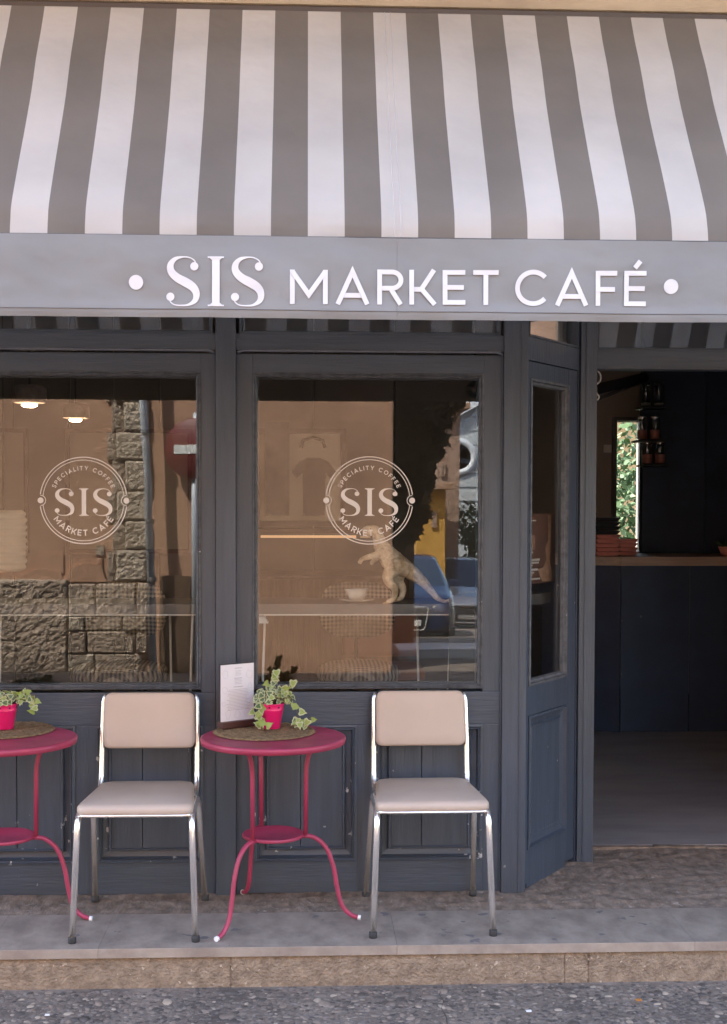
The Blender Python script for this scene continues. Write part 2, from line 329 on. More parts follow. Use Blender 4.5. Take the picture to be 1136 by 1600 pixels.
def lathe(bm, prof, c=(0, 0, 0), seg=40, mi=0, closed_prof=False):
    rings = []
    for (r, z) in prof:
        if r < 1e-6: rings.append([bm.verts.new((c[0], c[1], c[2]+z))])
        else: rings.append([bm.verts.new((c[0]+r*math.cos(2*PI*k/seg), c[1]+r*math.sin(2*PI*k/seg), c[2]+z)) for k in range(seg)])
    L = len(rings)
    for i in range(L if closed_prof else L-1):
        a = rings[i]; b = rings[(i+1) % L]
        for k in range(seg):
            k2 = (k+1) % seg
            if len(a) == 1 and len(b) == 1: continue
            if len(a) == 1: f = bm.faces.new((a[0], b[k], b[k2]))
            elif len(b) == 1: f = bm.faces.new((a[k], a[k2], b[0]))
            else: f = bm.faces.new((a[k], a[k2], b[k2], b[k]))
            f.smooth = True; f.material_index = mi
def lt(name, prof, m, parent=None, c=(0, 0, 0), seg=40):
    bm = bmesh.new(); lathe(bm, prof, c, seg); o = obj(name, bm, m, parent)
    return o
def sweep_frame(bm, x0, x1, z0, z1, prof, mi=0):
    """mitred moulding round a rectangle; prof = (inset, y) points"""
    rings = []
    for (i, y) in prof:
        rings.append([bm.verts.new((x0+i, y, z0+i)), bm.verts.new((x1-i, y, z0+i)), bm.verts.new((x1-i, y, z1-i)), bm.verts.new((x0+i, y, z1-i))])
    for a, b in zip(rings, rings[1:]):
        for k in range(4):
            f = bm.faces.new((a[k], a[(k+1) % 4], b[(k+1) % 4], b[k])); f.material_index = mi
def mould(name, x0, x1, z0, z1, prof, m, parent):
    bm = bmesh.new(); sweep_frame(bm, x0, x1, z0, z1, prof); return obj(name, bm, m, parent)
def extr(name, poly, y0, y1, m, parent=None, bev=0.0):
    """poly in XZ, extruded along Y"""
    bm = bmesh.new()
    a = [bm.verts.new((p[0], y0, p[1])) for p in poly]; b = [bm.verts.new((p[0], y1, p[1])) for p in poly]
    n = len(poly); bm.faces.new(a); bm.faces.new(b[::-1])
    for k in range(n): bm.faces.new((a[k], a[(k+1) % n], b[(k+1) % n], b[k]))
    if bev: bmesh.ops.bevel(bm, geom=list(bm.edges), offset=bev, segments=1, affect='EDGES')
    return obj(name, bm, m, parent)

# ---- stroke lettering (drawn, no font file)
def arc(cx, cy, rx, ry, a0, a1, n=18):
    return [(cx+rx*math.cos(R(a0+(a1-a0)*k/n)), cy+ry*math.sin(R(a0+(a1-a0)*k/n))) for k in range(n+1)]
def glyph(ch, w):
    h = w/2; T = 1-h
    if ch == 'M': return 1.06, [[(h, 0), (h, 1-0.02)], [(1.06-h, 0), (1.06-h, 0.98)], [(h, T-0.0), (0.53, 0.27), (1.06-h, T)]]
    if ch == 'A': return 0.98, [[(h*1.1, 0), (0.49, T), (0.98-h*1.1, 0)], [(0.2, 0.26), (0.78, 0.26)]]
    if ch == 'É' or ch == 'E':
        s = [[(h, 0), (h, 1)], [(0, T), (0.64, T)], [(0, 0.5), (0.6, 0.5)], [(0, h), (0.64, h)]]
        if ch == 'É': s.append([(0.30, 1.08), (0.46, 1.28)])
        return 0.66, s
    if ch == 'F': return 0.62, [[(h, 0), (h, 1)], [(0, T), (0.62, T)], [(0, 0.47), (0.56, 0.47)]]
    if ch == 'T': return 0.72, [[(0.36, 0), (0.36, T)], [(0, T), (0.72, T)]]
    if ch == 'I': return w, [[(h, 0), (h, 1)]]
    if ch == 'L': return 0.58, [[(h, 1), (h, h), (0.58, h)]]
    if ch == 'Y': return 0.84, [[(0.04, 1), (0.42, 0.45), (0.80, 1)], [(0.42, 0), (0.42, 0.47)]]
    if ch == 'R': return 0.70, [[(h, 0), (h, 1)], [(0, T), (0.42, T)] + arc(0.42, 0.70, 0.25, 0.30-h, 90, -90) + [(0, 0.40+h)], [(0.40, 0.42), (0.66, 0)]]
    if ch == 'P': return 0.68, [[(h, 0), (h, 1)], [(0, T), (0.40, T)] + arc(0.40, 0.68, 0.25, 0.32-h, 90, -90) + [(0, 0.36+h)]]
    if ch == 'K': return 0.74, [[(h, 0), (h, 1)], [(h, 0.44), (0.34, 0.44), (0.70, 1)], [(0.34, 0.46), (0.72, 0)]]
    if ch == 'C': return 0.93, [arc(0.52, 0.5, 0.52-h, 0.5-h*0.8, 42, 318, 34)]
    if ch == 'O': return 1.04, [arc(0.52, 0.5, 0.52-h, 0.5-h*0.8, 0, 360, 36)]
    if ch == 'S': return 0.64, [[(p[0], p[1]) for p in crom([Vector((0.58, 0.80, 0)), Vector((0.46, 0.94, 0)), Vector((0.30, T, 0)), Vector((0.12, 0.88, 0)), Vector((0.10, 0.68, 0)), Vector((0.30, 0.53, 0)), Vector((0.50, 0.40, 0)), Vector((0.57, 0.24, 0)), Vector((0.46, 0.08, 0)), Vector((0.28, h, 0)), Vector((0.06, 0.2, 0))], 4)]]
    return 0.35, []
def ribbon(bm, pts, ws, place):
    P = [Vector((p[0], p[1])) for p in pts]; keep = [i for i in range(len(P)) if i == 0 or (P[i]-P[i-1]).length > 1e-4]
    ws = [ws[i] for i in keep]; P = [P[i] for i in keep]; N = len(P)
    closed = (P[0]-P[-1]).length < 1e-5
    L = []; Rr = []
    for i in range(N):
        if closed and i in (0, N-1): a = P[-2]; b = P[1]; d1 = (P[0]-a).normalized(); d2 = (b-P[0]).normalized()
        else:
            d1 = (P[i]-P[i-1]).normalized() if i > 0 else None; d2 = (P[i+1]-P[i]).normalized() if i < N-1 else None
            d1 = d1 or d2; d2 = d2 or d1
        t = (d1+d2).normalized() if (d1+d2).length > 1e-6 else d1
        nn = Vector((-t.y, t.x)); c = max(0.35, nn.dot(Vector((-d1.y, d1.x)))); w = ws[i]/2/c
        L.append(bm.verts.new(place(P[i]+nn*w))); Rr.append(bm.verts.new(place(P[i]-nn*w)))
    for i in range(N-1): bm.faces.new((L[i], L[i+1], Rr[i+1], Rr[i]))
def disc(bm, c, r, place, n=24):
    bm.faces.new([bm.verts.new(place(Vector((c[0]+r*math.cos(2*PI*k/n), c[1]+r*math.sin(2*PI*k/n))))) for k in range(n)])
def word_width(s, w, gap):
    return sum(glyph(c, w)[0]+gap for c in s)-gap
def word(bm, s, w, gap, place):
    x = 0
    for ch in s:
        adv, st = glyph(ch, w)
        for k, pl in enumerate(st):
            ribbon(bm, pl, [w]*len(pl), (lambda q, x=x, k=k: place(Vector((q.x+x, q.y)), k)))
        x += adv+gap
def serif_S(bm, place):
    pts = [(0.60, 0.80, .03), (0.60, 0.90, .025), (0.50, 0.97, .022), (0.36, 0.985, .03), (0.20, 0.945, .075), (0.105, 0.83, .125), (0.115, 0.695, .15), (0.23, 0.575, .165), (0.40, 0.485, .18), (0.555, 0.385, .165), (0.625, 0.26, .14), (0.60, 0.12, .105), (0.48, 0.035, .05), (0.34, 0.015, .028), (0.18, 0.03, .022), (0.09, 0.10, .022), (0.09, 0.19, .03)]
    c = crom([Vector(p) for p in pts], 5)
    ribbon(bm, [(p.x, p.y) for p in c], [p.z for p in c], lambda q: place(q, 0))
    disc(bm, (0.585, 0.80), 0.083, lambda q: place(q, 1)); disc(bm, (0.095, 0.19), 0.083, lambda q: place(q, 1))
def serif_I(bm, place):
    ribbon(bm, [(0.165, 0.0), (0.165, 1.0)], [.155, .155], lambda q: place(q, 0))
    ribbon(bm, [(0.0, 0.985), (0.33, 0.985)], [.03, .03], lambda q: place(q, 1)); ribbon(bm, [(0.0, 0.015), (0.33, 0.015)], [.03, .03], lambda q: place(q, 1))
    for s in (-1, 1):
        for y, d in ((0.03, 1), (0.97, -1)):
            bm.faces.new([bm.verts.new(place(Vector(p), 2)) for p in ((0.165+s*0.07, y-0.005*d), (0.165+s*0.13, y-0.005*d), (0.165+s*0.07, y+0.05*d))])
def sis(bm, place):      # height 1, width 2.03
    serif_S(bm, place)
    serif_I(bm, lambda q, k: place(Vector((q.x+0.86, q.y)), k))
    serif_S(bm, lambda q, k: place(Vector((q.x+1.32, q.y)), k))

# ================================================================== GROUND AND STEP
KY = gp(568, 1478).y                       # front edge of the step
RZ = -0.14
def gz(y): return RZ if y > -8.2 else RZ + (y+8.2)*0.07 if y > -60 else RZ-51.8*0.07
bm = bmesh.new()
ys = [60, KY-0.02, -4, -8.2, -12, -20, -40, -60, -150]; xs = [-150, -6, 6, 150]
g = [[bm.verts.new((x, y, gz(y)-0.001)) for x in xs] for y in ys]
for i in range(len(ys)-1):
    for j in range(3): bm.faces.new((g[i][j], g[i][j+1], g[i+1][j+1], g[i+1][j]))
street = tag(obj('street', bm, M['road']), kind='structure')

# pebbles set in the concrete
vis = 0
bm = bmesh.new()
def pebble(bm, x, y, z, a, b_, h, rot, mi):
    ca, sa = math.cos(rot), math.sin(rot); n = 8; rg = []
    jit = [0.85+0.3*random.random() for _ in range(n)]
    for (rr, hh) in ((1.0, 0.0), (0.86, 0.6), (0.5, 0.93)):
        rg.append([bm.verts.new((x+(ca*a*math.cos(2*PI*k/n)-sa*b_*math.sin(2*PI*k/n))*rr*jit[k], y+(sa*a*math.cos(2*PI*k/n)+ca*b_*math.sin(2*PI*k/n))*rr*jit[k], z-0.004+h*hh)) for k in range(n)])
    top = bm.verts.new((x, y, z-0.004+h))
    for p, q in zip(rg, rg[1:]):
        for k in range(n):
            f = bm.faces.new((p[k], p[(k+1) % n], q[(k+1) % n], q[k])); f.smooth = True; f.material_index = mi
    for k in range(n):
        f = bm.faces.new((rg[-1][k], rg[-1][(k+1) % n], top)); f.smooth = True; f.material_index = mi
y_lo, y_hi = KY-1.35, KY-0.02
cell = {}
def try_pebbles(x0, x1, y0, y1, count, smin, smax):
    placed = 0
    for _ in range(count):
        x = random.uniform(x0, x1); y = random.uniform(y0, y1)
        s = random.uniform(smin, smax)*(1.0 if random.random() < 0.8 else 1.35)
        ix, iy = int(x/0.03), int(y/0.03); ok = True
        for i in (-1, 0, 1):
            for j in (-1, 0, 1):
                for (qx, qy, qs) in cell.get((ix+i, iy+j), ()):
                    if (qx-x)**2+(qy-y)**2 < (0.66*(qs+s))**2: ok = False; break
        if not ok: continue
        cell.setdefault((ix, iy), []).append((x, y, s)); placed += 1
        r = random.random(); mi = 0 if r < .42 else 1 if r < .68 else 2 if r < .95 else 3
        pebble(bm, x, y, RZ, s*random.uniform(1.0, 1.35), s*random.uniform(0.7, 0.95), s*random.uniform(0.38, 0.6), random.uniform(0, PI), mi)
    return placed
try_pebbles(-2.3, 2.4, y_lo, y_hi, 500, 0.013, 0.019)
try_pebbles(-2.3, 2.4, y_lo, y_hi, 80000, 0.0055, 0.0115)
tag(obj('pebbles', bm, PEB), 'rounded grey and brown pebbles set in the concrete of the street', 'pebbles', kind='stuff')
cpx = [(688, 1533), (691, 1545), (687, 1556), (693, 1566), (690, 1578), (697, 1590), (699, 1603), (704, 1625)]
cp_ = crom([gp(a, b, RZ) for a, b in cpx], 4); bm = bmesh.new(); wv_ = [(bm.verts.new((p.x-0.0006-0.0012*random.random(), p.y, RZ+0.0045)), bm.verts.new((p.x+0.0006+0.0012*random.random(), p.y, RZ+0.0045))) for p in cp_]
for a, b in zip(wv_, wv_[1:]): bm.faces.new((a[0], a[1], b[1], b[0]))
obj('crack', bm, M['rubber'], street)
# dry leaf, white scraps
for (px, py, nm, lb, m_, s) in ((998, 1564, 'dry_leaf', 'small orange dry leaf lying on the pebbled street at right', 'leaf_autumn', 0.010), (74, 1587, 'paper_scrap', 'tiny white scrap on the pebbled street below left chair', 'white_cap', 0.007), (826, 1581, 'paper_scrap', 'small white scrap on the pebbled street at right', 'white_cap', 0.008)):
    p = gp(px, py, RZ+0.008); bm = bmesh.new(); box(bm, p.x-s, p.x+s, p.y-s*0.8, p.y+s*0.8, p.z, p.z+0.003, 0.0012)
    for v in bm.verts: v.co.z += 0.25*abs(v.co.x-p.x); v.co.x += random.uniform(-.002, .002)
    tag(obj(nm, bm, M[m_]), lb, 'leaf' if 'leaf' in nm else 'litter')

# platform: riser stones, slab stones, rough strip
plat = tag(bx('step_platform', -6, 6, KY+0.06, 3.0, RZ-0.3, -0.034, M['concrete_dirty'], bev=0), kind='structure')
def jitter(bm, amt, seed=0):
    for v in bm.verts:
        v.co += Vector((noise.noise(v.co*7+Vector((seed, 0, 0))), noise.noise(v.co*7+Vector((0, seed, 5))), noise.noise(v.co*7+Vector((9, 0, seed)))))*amt
def stone_block(name, x0, x1, y0, y1, z0, z1, m, parent, bev=0.006, sub=0, amt=0.0):
    bm = bmesh.new(); box(bm, x0, x1, y0, y1, z0, z1, 0)
    if sub: bmesh.ops.subdivide_edges(bm, edges=list(bm.edges), cuts=sub, use_grid_fill=True)
    if bev and not sub: bmesh.ops.bevel(bm, geom=list(bm.edges), offset=bev, segments=2, affect='EDGES')
    if amt: jitter(bm, amt, random.random()*9)
    o = obj(name, bm, m, parent)
    return o
rj = [-5.5, -3.6, X(-380, KY), X(-20, KY), X(360, KY), X(889, KY), X(927, KY), X(1400, KY), 4.4, 5.8]
for a, b in zip(rj, rj[1:]):
    stone_block('riser_stone', a+0.0002, b-0.0002, KY+0.008+random.uniform(0, .003), KY+0.10, RZ-0.05, -0.0335, M['riser'], plat, 0.0025)
sj = [-5.5, -3.4, X(-260, KY), X(-30, KY), X(150, KY), X(623, KY), X(1094, KY), X(1500, KY), 5.8]
YM = gp(568, 1424).y                       # joint between slabs and rough strip
M_sl = [M['slab'], M['slab_edge']]
for a, b in zip(sj, sj[1:]):
    bm = bmesh.new(); box(bm, a+0.0003, b-0.0003, KY, YM-0.002, -0.033, 0.0, 0.0018)
    for f in bm.faces:
        if f.calc_center_median().y < KY+0.012: f.material_index = 1
    obj('step_slab', bm, M_sl, plat)
# rough worn concrete between slabs and facade, uneven
bm = bmesh.new(); nx, ny = 520, 90
yb = 0.61
def rough_z(x, y):
    v = noise.noise(Vector((x*3, y*4, 0)))*0.006+noise.noise(Vector((x*14, y*22, 3)))*0.006+abs(noise.noise(Vector((x*33, y*60, 3))))*0.006
    return v*min(1, (y-YM)*14+0.1)-0.001
gr = [[bm.verts.new((-4+8*i/nx, YM+(yb-YM)*(j/ny)**1.2, 0)) for i in range(nx+1)] for j in range(ny+1)]
for r_ in gr:
    for v in r_: v.co.z = rough_z(v.co.x, v.co.y)
for j in range(ny):
    for i in range(nx):
        f = bm.faces.new((gr[j][i], gr[j][i+1], gr[j+1][i+1], gr[j+1][i])); f.smooth = True
tag(obj('worn_concrete', bm, M['concrete_dirty']), kind='structure')

# ================================================================== SHOPFRONT
SF = thing('cafe_shopfront', 'blue grey painted wooden shopfront with large windows and angled entrance', 'shopfront', (0, 0, 0))
ZT = Z(523); ZM = Z(550.5); ZGT = Z(590); ZGB = Z(1069, px=575); ZPT = Z(1134, px=575); ZPB = Z(1346, px=575)
ZTT = 2.45
PR_IN = [(0, -0.018), (0.006, -0.012), (0.010, -0.020), (0.016, -0.020), (0.020, -0.006), (0.024, 0.012)]
def bay(x0, x1, g0, g1, parent, panels, decal=None, local=False):
    """rails and stiles at y -0.004..0.05, glass at 0.02"""
    # transom light
    t = bx('transom_rail', x0, x1, -0.012, 0.06, ZM+0.004, ZT, M['paint_h'], parent)
    bm = bmesh.new()
    # drip moulding
    pts = [(x0+0.004, ZM-0.006), (x0+0.03, ZM+0.003), (x1-0.03, ZM+0.003), (x1-0.004, ZM-0.006)]
    tube(bm, [Vector((p[0], -0.012, p[1])) for p in pts], 0.006, 8); obj('drip_moulding', bm, M['paint_highlight'], t)
    tl = mould('transom_light', x0+0.012, x1-0.012, ZT+0.001, ZTT, [(0, 0.03), (0.0, -0.006), (0.008, -0.006), (0.014, 0.022)], M['paint_h'], parent)
    bx('pane', x0+0.02, x1-0.02, 0.020, 0.026, ZT+0.006, ZTT-0.01, M['glass'], tl, 0)
    # window
    w = thing('display_window', None, None); w.parent = parent
    bx('stile', x0, g0-0.018, 0, 0.05, ZGB-0.03, ZM-0.008, M['paint_v'], w, 0.003)
    bx('stile', g1+0.018, x1, 0, 0.05, ZGB-0.03, ZM-0.008, M['paint_v'], w, 0.003)
    bx('head_rail', g0-0.018, g1+0.018, 0.0015, 0.05, ZGT+0.018, ZM-0.008, M['paint_h'], w, 0.002)
    mould('glazing_bead', g0-0.018, g1+0.018, ZGB-0.018, ZGT+0.018, [(0, 0.01), (0, -0.003), (0.005, -0.006), (0.008, 0.000), (0.012, -0.003), (0.016, 0.004), (0.018, 0.018)], M['putty'], w)
    mould('inner_frame', g0-0.001, g1+0.001, ZGB-0.001, ZGT+0.001, [(0, 0.027), (0.006, 0.027), (0.006, 0.05)], M['paint_v'], w)
    bx('pane', g0-0.012, g1+0.012, 0.020, 0.026, ZGB-0.012, ZGT+0.012, M['glass'], w, 0)
    # sill rail
    bx('sill_rail', x0, x1, -0.001, 0.05, ZPT+0.004, ZGB-0.03, M['paint_h'], parent, 0.003)
    # stall riser with raised and fielded panels
    sr = thing('stall_riser', None, None); sr.parent = parent
    xs_ = [x0]+[v for p in panels for v in p]+[x1]
    for a, b in zip(xs_[0::2], xs_[1::2]): bx('stile', a, b, 0, 0.05, 0.0, ZPT+0.004, M['paint_v'], sr, 0.002)
    for (a, b, jx) in panels_j(panels):
        bx('bottom_rail', a, b, 0.0005, 0.05, 0.0, ZPB, M['paint_h'], sr, 0.002)
        mould('panel_moulding', a, b, ZPB, ZPT+0.004, [(0, 0.006), (0.0, -0.004), (0.008, -0.006), (0.014, 0.0), (0.018, -0.003), (0.024, 0.016), (0.044, 0.022), (0.050, 0.004), (0.055, 0.003), (0.060, 0.013)], M['paint_worn'], sr)
        i = 0.058
        bx('board', a+i, jx-0.0015, 0.0105, 0.03, ZPB+i, ZPT+0.004-i, M['paint_v'], sr, 0.0015)
        bx('board', jx+0.0015, b-i, 0.0112, 0.03, ZPB+i, ZPT+0.004-i, M['paint_v'], sr, 0.0015)
    return w
def panels_j(panels): return [(a, b, (a+b)/2-0.03 if k else (a+b)/2-0.02) for k, (a, b) in enumerate(panels)]

xa = X(-82); A0, A1 = X(337.5), X(369)
B0, B1 = X(785), X(823)
bayL = bay(xa, A0, X(-46), X(306.5), SF, [(X(-52, py=1200), X(118, py=1200)), (X(150, py=1200), X(318, py=1200))])
bayR = bay(A1, B0, X(402), X(748), SF, [(X(397, py=1200), X(558, py=1200)), (X(588, py=1200), X(754, py=1200))])
def pilaster(x0, x1, bead=True, parent=SF):
    p = bx('pilaster', x0, x1, -0.022, 0.06, -0.006, ZTT, M['paint_v'], parent, 0.004)
    if bead:
        for s in (0.42,): bx('bead', x0+(x1-x0)*s+0.026, x0+(x1-x0)*s+0.03, -0.0255, -0.020, 0.0, ZTT, M['paint_v'], p, 0.0012)
    return p
pilaster(A0, A1, False); pilaster(B0, B1); pilaster(xa-0.10, xa, False)
for (x0, x1) in ((A0, A1), (B0, B1)):      # small side beads beside the pilasters
    for xx in (x0-0.006, x1+0.002): 
        if xx < B1: bx('side_bead', xx, xx+0.004, -0.012, -0.0005, 0.0, ZM-0.01, M['paint_v'], SF, 0.001)

# angled side light to the entrance
pA = Vector((B1-0.004, 0.0, 0)); pB = at(905, 786, 0.42); pB.z = 0
ang = math.atan2(pB.y-pA.y, pB.x-pA.x); Lp = (pB-pA).length
def angled(name_parent, origin, rz, L):
    e = thing('angled_side_light', None, None); e.parent = name_parent; e.location = origin; e.rotation_euler = (0, 0, rz)
    zt, zm = ZT, ZM-0.005
    bx('transom_rail', 0, L, -0.006, 0.05, ZT-0.13*0, ZT-0.0+0.0001, M['paint_h'], e, 0)
    bx('head_rail', 0, L, -0.006, 0.05, Z(560), ZT, M['paint_deep'], e, 0.002)
    s0, s1 = 0.035, L-0.115
    gt, gb = Z(590), 0.80
    bx('door_stile', 0.0, s0, 0, 0.045, 0.02, Z(560)-0.003, M['paint_deep'], e, 0.002)
    bx('door_stile', s1, L-0.03, 0, 0.045, 0.02, Z(560)-0.003, M['paint_deep'], e, 0.002)
    bx('jamb', L-0.028, L, -0.006, 0.05, 0.0, ZTT, M['paint_deep'], e, 0.002)
    bx('top_rail', s0, s1, 0.001, 0.045, gt+0.006, Z(560)-0.003, M['paint_deep'], e, 0.002)
    mould('glazing_bead', s0, s1, gb, gt+0.006, [(0, 0.01), (0, -0.004), (0.010, -0.006), (0.014, 0.004), (0.022, 0.006), (0.026, 0.02)], M['putty'], e)
    bx('pane', s0+0.008, s1-0.008, 0.02, 0.026, gb+0.008, gt, M['glass'], e, 0)
    pt, pb_ = Z(1122), Z(1328, Y=0.05)
    bx('lock_rail', s0, s1, 0.001, 0.045, pt, gb, M['paint_deep'], e, 0.002)
    bx('bottom_rail', s0, s1, 0.001, 0.045, 0.0, pb_, M['paint_deep'], e, 0.002)
    mould('panel_moulding', s0, s1, pb_, pt, [(0, 0.004), (0.0, -0.006), (0.010, -0.008), (0.016, 0.006), (0.040, 0.012), (0.046, 0.004), (0.056, 0.006)], M['paint_deep'], e)
    bx('panel_field', s0+0.055, s1-0.055, 0.0062, 0.03, pb_+0.055, pt-0.055, M['paint_deep'], e, 0.001)
    tl = mould('transom_light', 0.012, L-0.03, ZT+0.002, ZTT, [(0, 0.03), (0.0, -0.006), (0.008, -0.006), (0.014, 0.022)], M['paint_deep'], e)
    bx('pane', 0.02, L-0.04, 0.020, 0.026, ZT+0.008, ZTT-0.01, M['glass'], tl, 0)
    return e
aL = angled(SF, (pA.x, pA.y, 0), ang, Lp)
YR = pB.y
xj0, xj1 = pB.x-0.004, X(929, YR)
DW = 1.25                                     # width of the opening
bx('door_post', xj0, xj1, YR-0.03, YR+0.07, -0.006, ZTT, M['paint_v'], SF, 0.004)
bx('bead', xj0+0.022, xj0+0.027, YR-0.034, YR-0.0305, 0.0, ZTT, M['paint_v'], SF, 0.001)
bx('door_post', xj1+DW, xj1+DW+0.06, YR-0.03, YR+0.07, -0.006, ZTT, M['paint_v'], SF, 0.004)
zd0, zd1 = Z(578, YR, 1030), Z(548, YR, 1030)
bx('door_lintel', xj1, xj1+DW, YR-0.02, YR+0.06, zd0, zd1, M['paint_h'], SF, 0.003)
bx('lintel_bead', xj1, xj1+DW, YR-0.028, YR-0.0205, zd0+0.003, zd0+0.010, M['paint_worn'], SF, 0.002)
tl = mould('transom_light', xj1+0.004, xj1+DW-0.004, zd1+0.001, ZTT, [(0, YR+0.03), (0.0, YR-0.01), (0.008, YR-0.01), (0.014, YR+0.022)], M['paint_h'], SF)
bx('pane', xj1+0.01, xj1+DW-0.01, YR+0.020, YR+0.026, zd1+0.006, ZTT-0.01, M['glass'], tl, 0)
# mirror-image side light beyond the opening, out of frame
xr = xj1+DW+0.056
aR = angled(SF, (xr, YR, 0), -ang, Lp)
pilaster(xr+(pB.x-pA.x)-0.004, xr+(pB.x-pA.x)+0.10, False)

# window decals
def decal(px, py, parent, nm):
    c = at(px, py, 0.018); s = (at(px+68, py, 0.018)-c).x/68.0      # metres per pixel
    bm = bmesh.new(); zo = [0.0]
    def place(q, k=0): return Vector((c.x+q.x*s, 0.0185-0.0002*k, c.z+q.y*s))
    def ring(r, w, gaps=True):
        for a0, a1 in ((8, 172), (188, 352)):
            pl = arc(0, 0, r, r, a0 if r > 66 else a0-1.5, a1 if r > 66 else a1+1.5, 60); ribbon(bm, pl, [w]*len(pl), place)
    ring(68, 1.5); ring(63.5, 1.1)
    for s_ in (-1, 1):
        disc(bm, (s_*67, 0), 4.6, place)
        pl = arc(s_*67, 0, 8, 8, 90 if s_ > 0 else -90, 270 if s_ > 0 else 90, 14); ribbon(bm, pl, [1.1]*len(pl), place)
    sis(bm, lambda q, k=0: place(Vector((q.x*45-45.5, q.y*43-24)), k))
    def curved(txt, hh, rad, top, spread):
        w = 0.17; gap = 0.34; n = word_width(txt, w, gap)*hh
        x = 0
        for ch in txt:
            adv, st = glyph(ch, w); mid = (x+adv/2)*hh-n/2
            th = mid/rad
            for k, pl in enumerate(st):
                def pc(q, adv=adv, th=th, k=k):
                    lx = (q.x-adv/2)*hh; ly = q.y*hh
                    if top: rr = rad+ly; a = PI/2-th; return place(Vector((rr*math.cos(a)+lx*math.sin(a), rr*math.sin(a)-lx*math.cos(a))), k)
                    rr = rad-ly; a = -PI/2+th; return place(Vector((rr*math.cos(a)-lx*math.sin(a), rr*math.sin(a)+lx*math.cos(a))), k)
                ribbon(bm, pl, [w]*len(pl), pc)
            x += adv+gap
    curved('SPECIALITY COFFEE', 6.6, 47.5, True, 0)
    curved('MARKET CAFÉ', 9.5, 55.5, False, 0)
    return obj('logo_decal', bm, M['vinyl_white'], parent)
decal(130.5, 782, bayL, 'l'); decal(577, 782, bayR, 'r')

# ================================================================== AWNING
YH = -1.42
AW = thing('striped_awning', 'grey and white striped awning with lettered grey valance', 'awning', (0, YH, 2.2))
prof_px = [(18, 4.135), (60, 4.07), (100, 4.00), (160, 3.915), (215, 3.825), (280, 3.72), (325, 3.655), (350, 3.637), (372, 3.632)]
prof = []
for (py, d) in prof_px: Yp = CP.y+d; prof.append((Yp, Z(py, Yp, 620)))
YV = prof[-1][0]; ZV = prof[-1][1]
per = (X(601+5.5*113.2, YV, 372)-X(601, YV, 372))/5.5
xc0 = X(596, YV, 372)
bm = bmesh.new(); uvl = bm.loops.layers.uv.new('UVMap')
ax0, ax1 = -3.2, 3.4; nx = 264
sp = crom([Vector((0, p[0], p[1])) for p in prof], 7)
rows = []
for j, p in enumerate(sp):
    row = []
    for i in range(nx+1):
        x = ax0+(ax1-ax0)*i/nx
        sag = 0.014*noise.noise(Vector((x*1.6, p.z*1.5, 1)))+0.006*noise.noise(Vector((x*4+p.z*2, p.z*7, 4)))+0.0022*noise.noise(Vector((x*14, p.z*16, 8)))
        e = min(1, j/9.0)*min(1, (len(sp)-1-j)/7.0)
        row.append(bm.verts.new((x, p.y-YH+sag*e, p.z-2.2+sag*e)))
    rows.append(row)
for j in range(len(rows)-1):
    for i in range(nx):
        f = bm.faces.new((rows[j][i], rows[j][i+1], rows[j+1][i+1], rows[j+1][i])); f.smooth = True
        for lp in f.loops:
            u = (lp.vert.co.x-xc0)/per; lp[uvl].uv = (u+100, 0)
cn = obj('canopy', bm, M['canopy'], AW)
def canopy_sag(x, j):
    p = sp[j]; return (0.014*noise.noise(Vector((x*1.6, p.z*1.5, 1)))+0.006*noise.noise(Vector((x*4+p.z*2, p.z*7, 4)))+0.0022*noise.noise(Vector((x*14, p.z*16, 8))))*min(1, j/9.0)*min(1, (len(sp)-1-j)/7.0)
# welt seams on the canopy
for xx in (X(619.5, YV, 372), X(619.5, YV, 372)-2.2, X(619.5, YV, 372)+2.2):
    for dx in (-0.006, 0.012):
        bm = bmesh.new(); tube(bm, [Vector((xx+dx, p.y-YH-0.0002+canopy_sag(xx+dx, j_), p.z-2.2+0.0002+canopy_sag(xx+dx, j_))) for j_, p in enumerate(sp)], 0.0011, 6)
        obj('seam', bm, M['canopy_seam'], cn)
ZHB = Z(499.5, YV, 568)
# valance
def val_o(x, z):
    t = max(0, min(1, (ZV-z)/(ZV-ZHB))); f = math.sin(min(1, t*3)*PI/2)
    return f*(0.012*noise.noise(Vector((x*1.7, z*3.5, 7)))+0.006*noise.noise(Vector((x*6, z*9+x*3, 2)))+0.0025*noise.noise(Vector((x*17, z*24, 9))))-0.010*math.exp(-((z-ZHB-0.02)/0.02)**2)*0.6
bm = bmesh.new(); nz = 26; rows = []; nxv = 420
for j in range(nz+1):
    t = j/nz; z = ZV+(ZHB-ZV)*t; row = []
    for i in range(nxv+1):
        x = ax0+(ax1-ax0)*i/nxv
        o_ = val_o(x, z)
        dz = 0.004*noise.noise(Vector((x*1.4, 0, 2)))*t
        row.append(bm.verts.new((x, YV-YH-0.006+o_, z-2.2+dz)))
    rows.append(row)
for j in range(nz):
    for i in range(nxv):
        f = bm.faces.new((rows[j][i], rows[j][i+1], rows[j+1][i+1], rows[j+1][i])); f.smooth = True
va = obj('valance', bm, M['valance'], AW)
bx('front_bar', ax0, ax1, YV-YH-0.006, YV-YH+0.03, ZV-2.2-0.003, ZV-2.2+0.0015, M['terra_dark'], AW, 0.002)
bm = bmesh.new()
tube(bm, [Vector((ax0+(ax1-ax0)*i/240, YV-YH-0.0062+val_o(ax0+(ax1-ax0)*i/240, ZHB+0.022), ZHB-2.2+0.022+0.004*noise.noise(Vector(((ax0+(ax1-ax0)*i/240)*1.4, 0, 2))))) for i in range(241)], 0.0015, 6)
obj('hem_stitch', bm, M['ledge'], va)
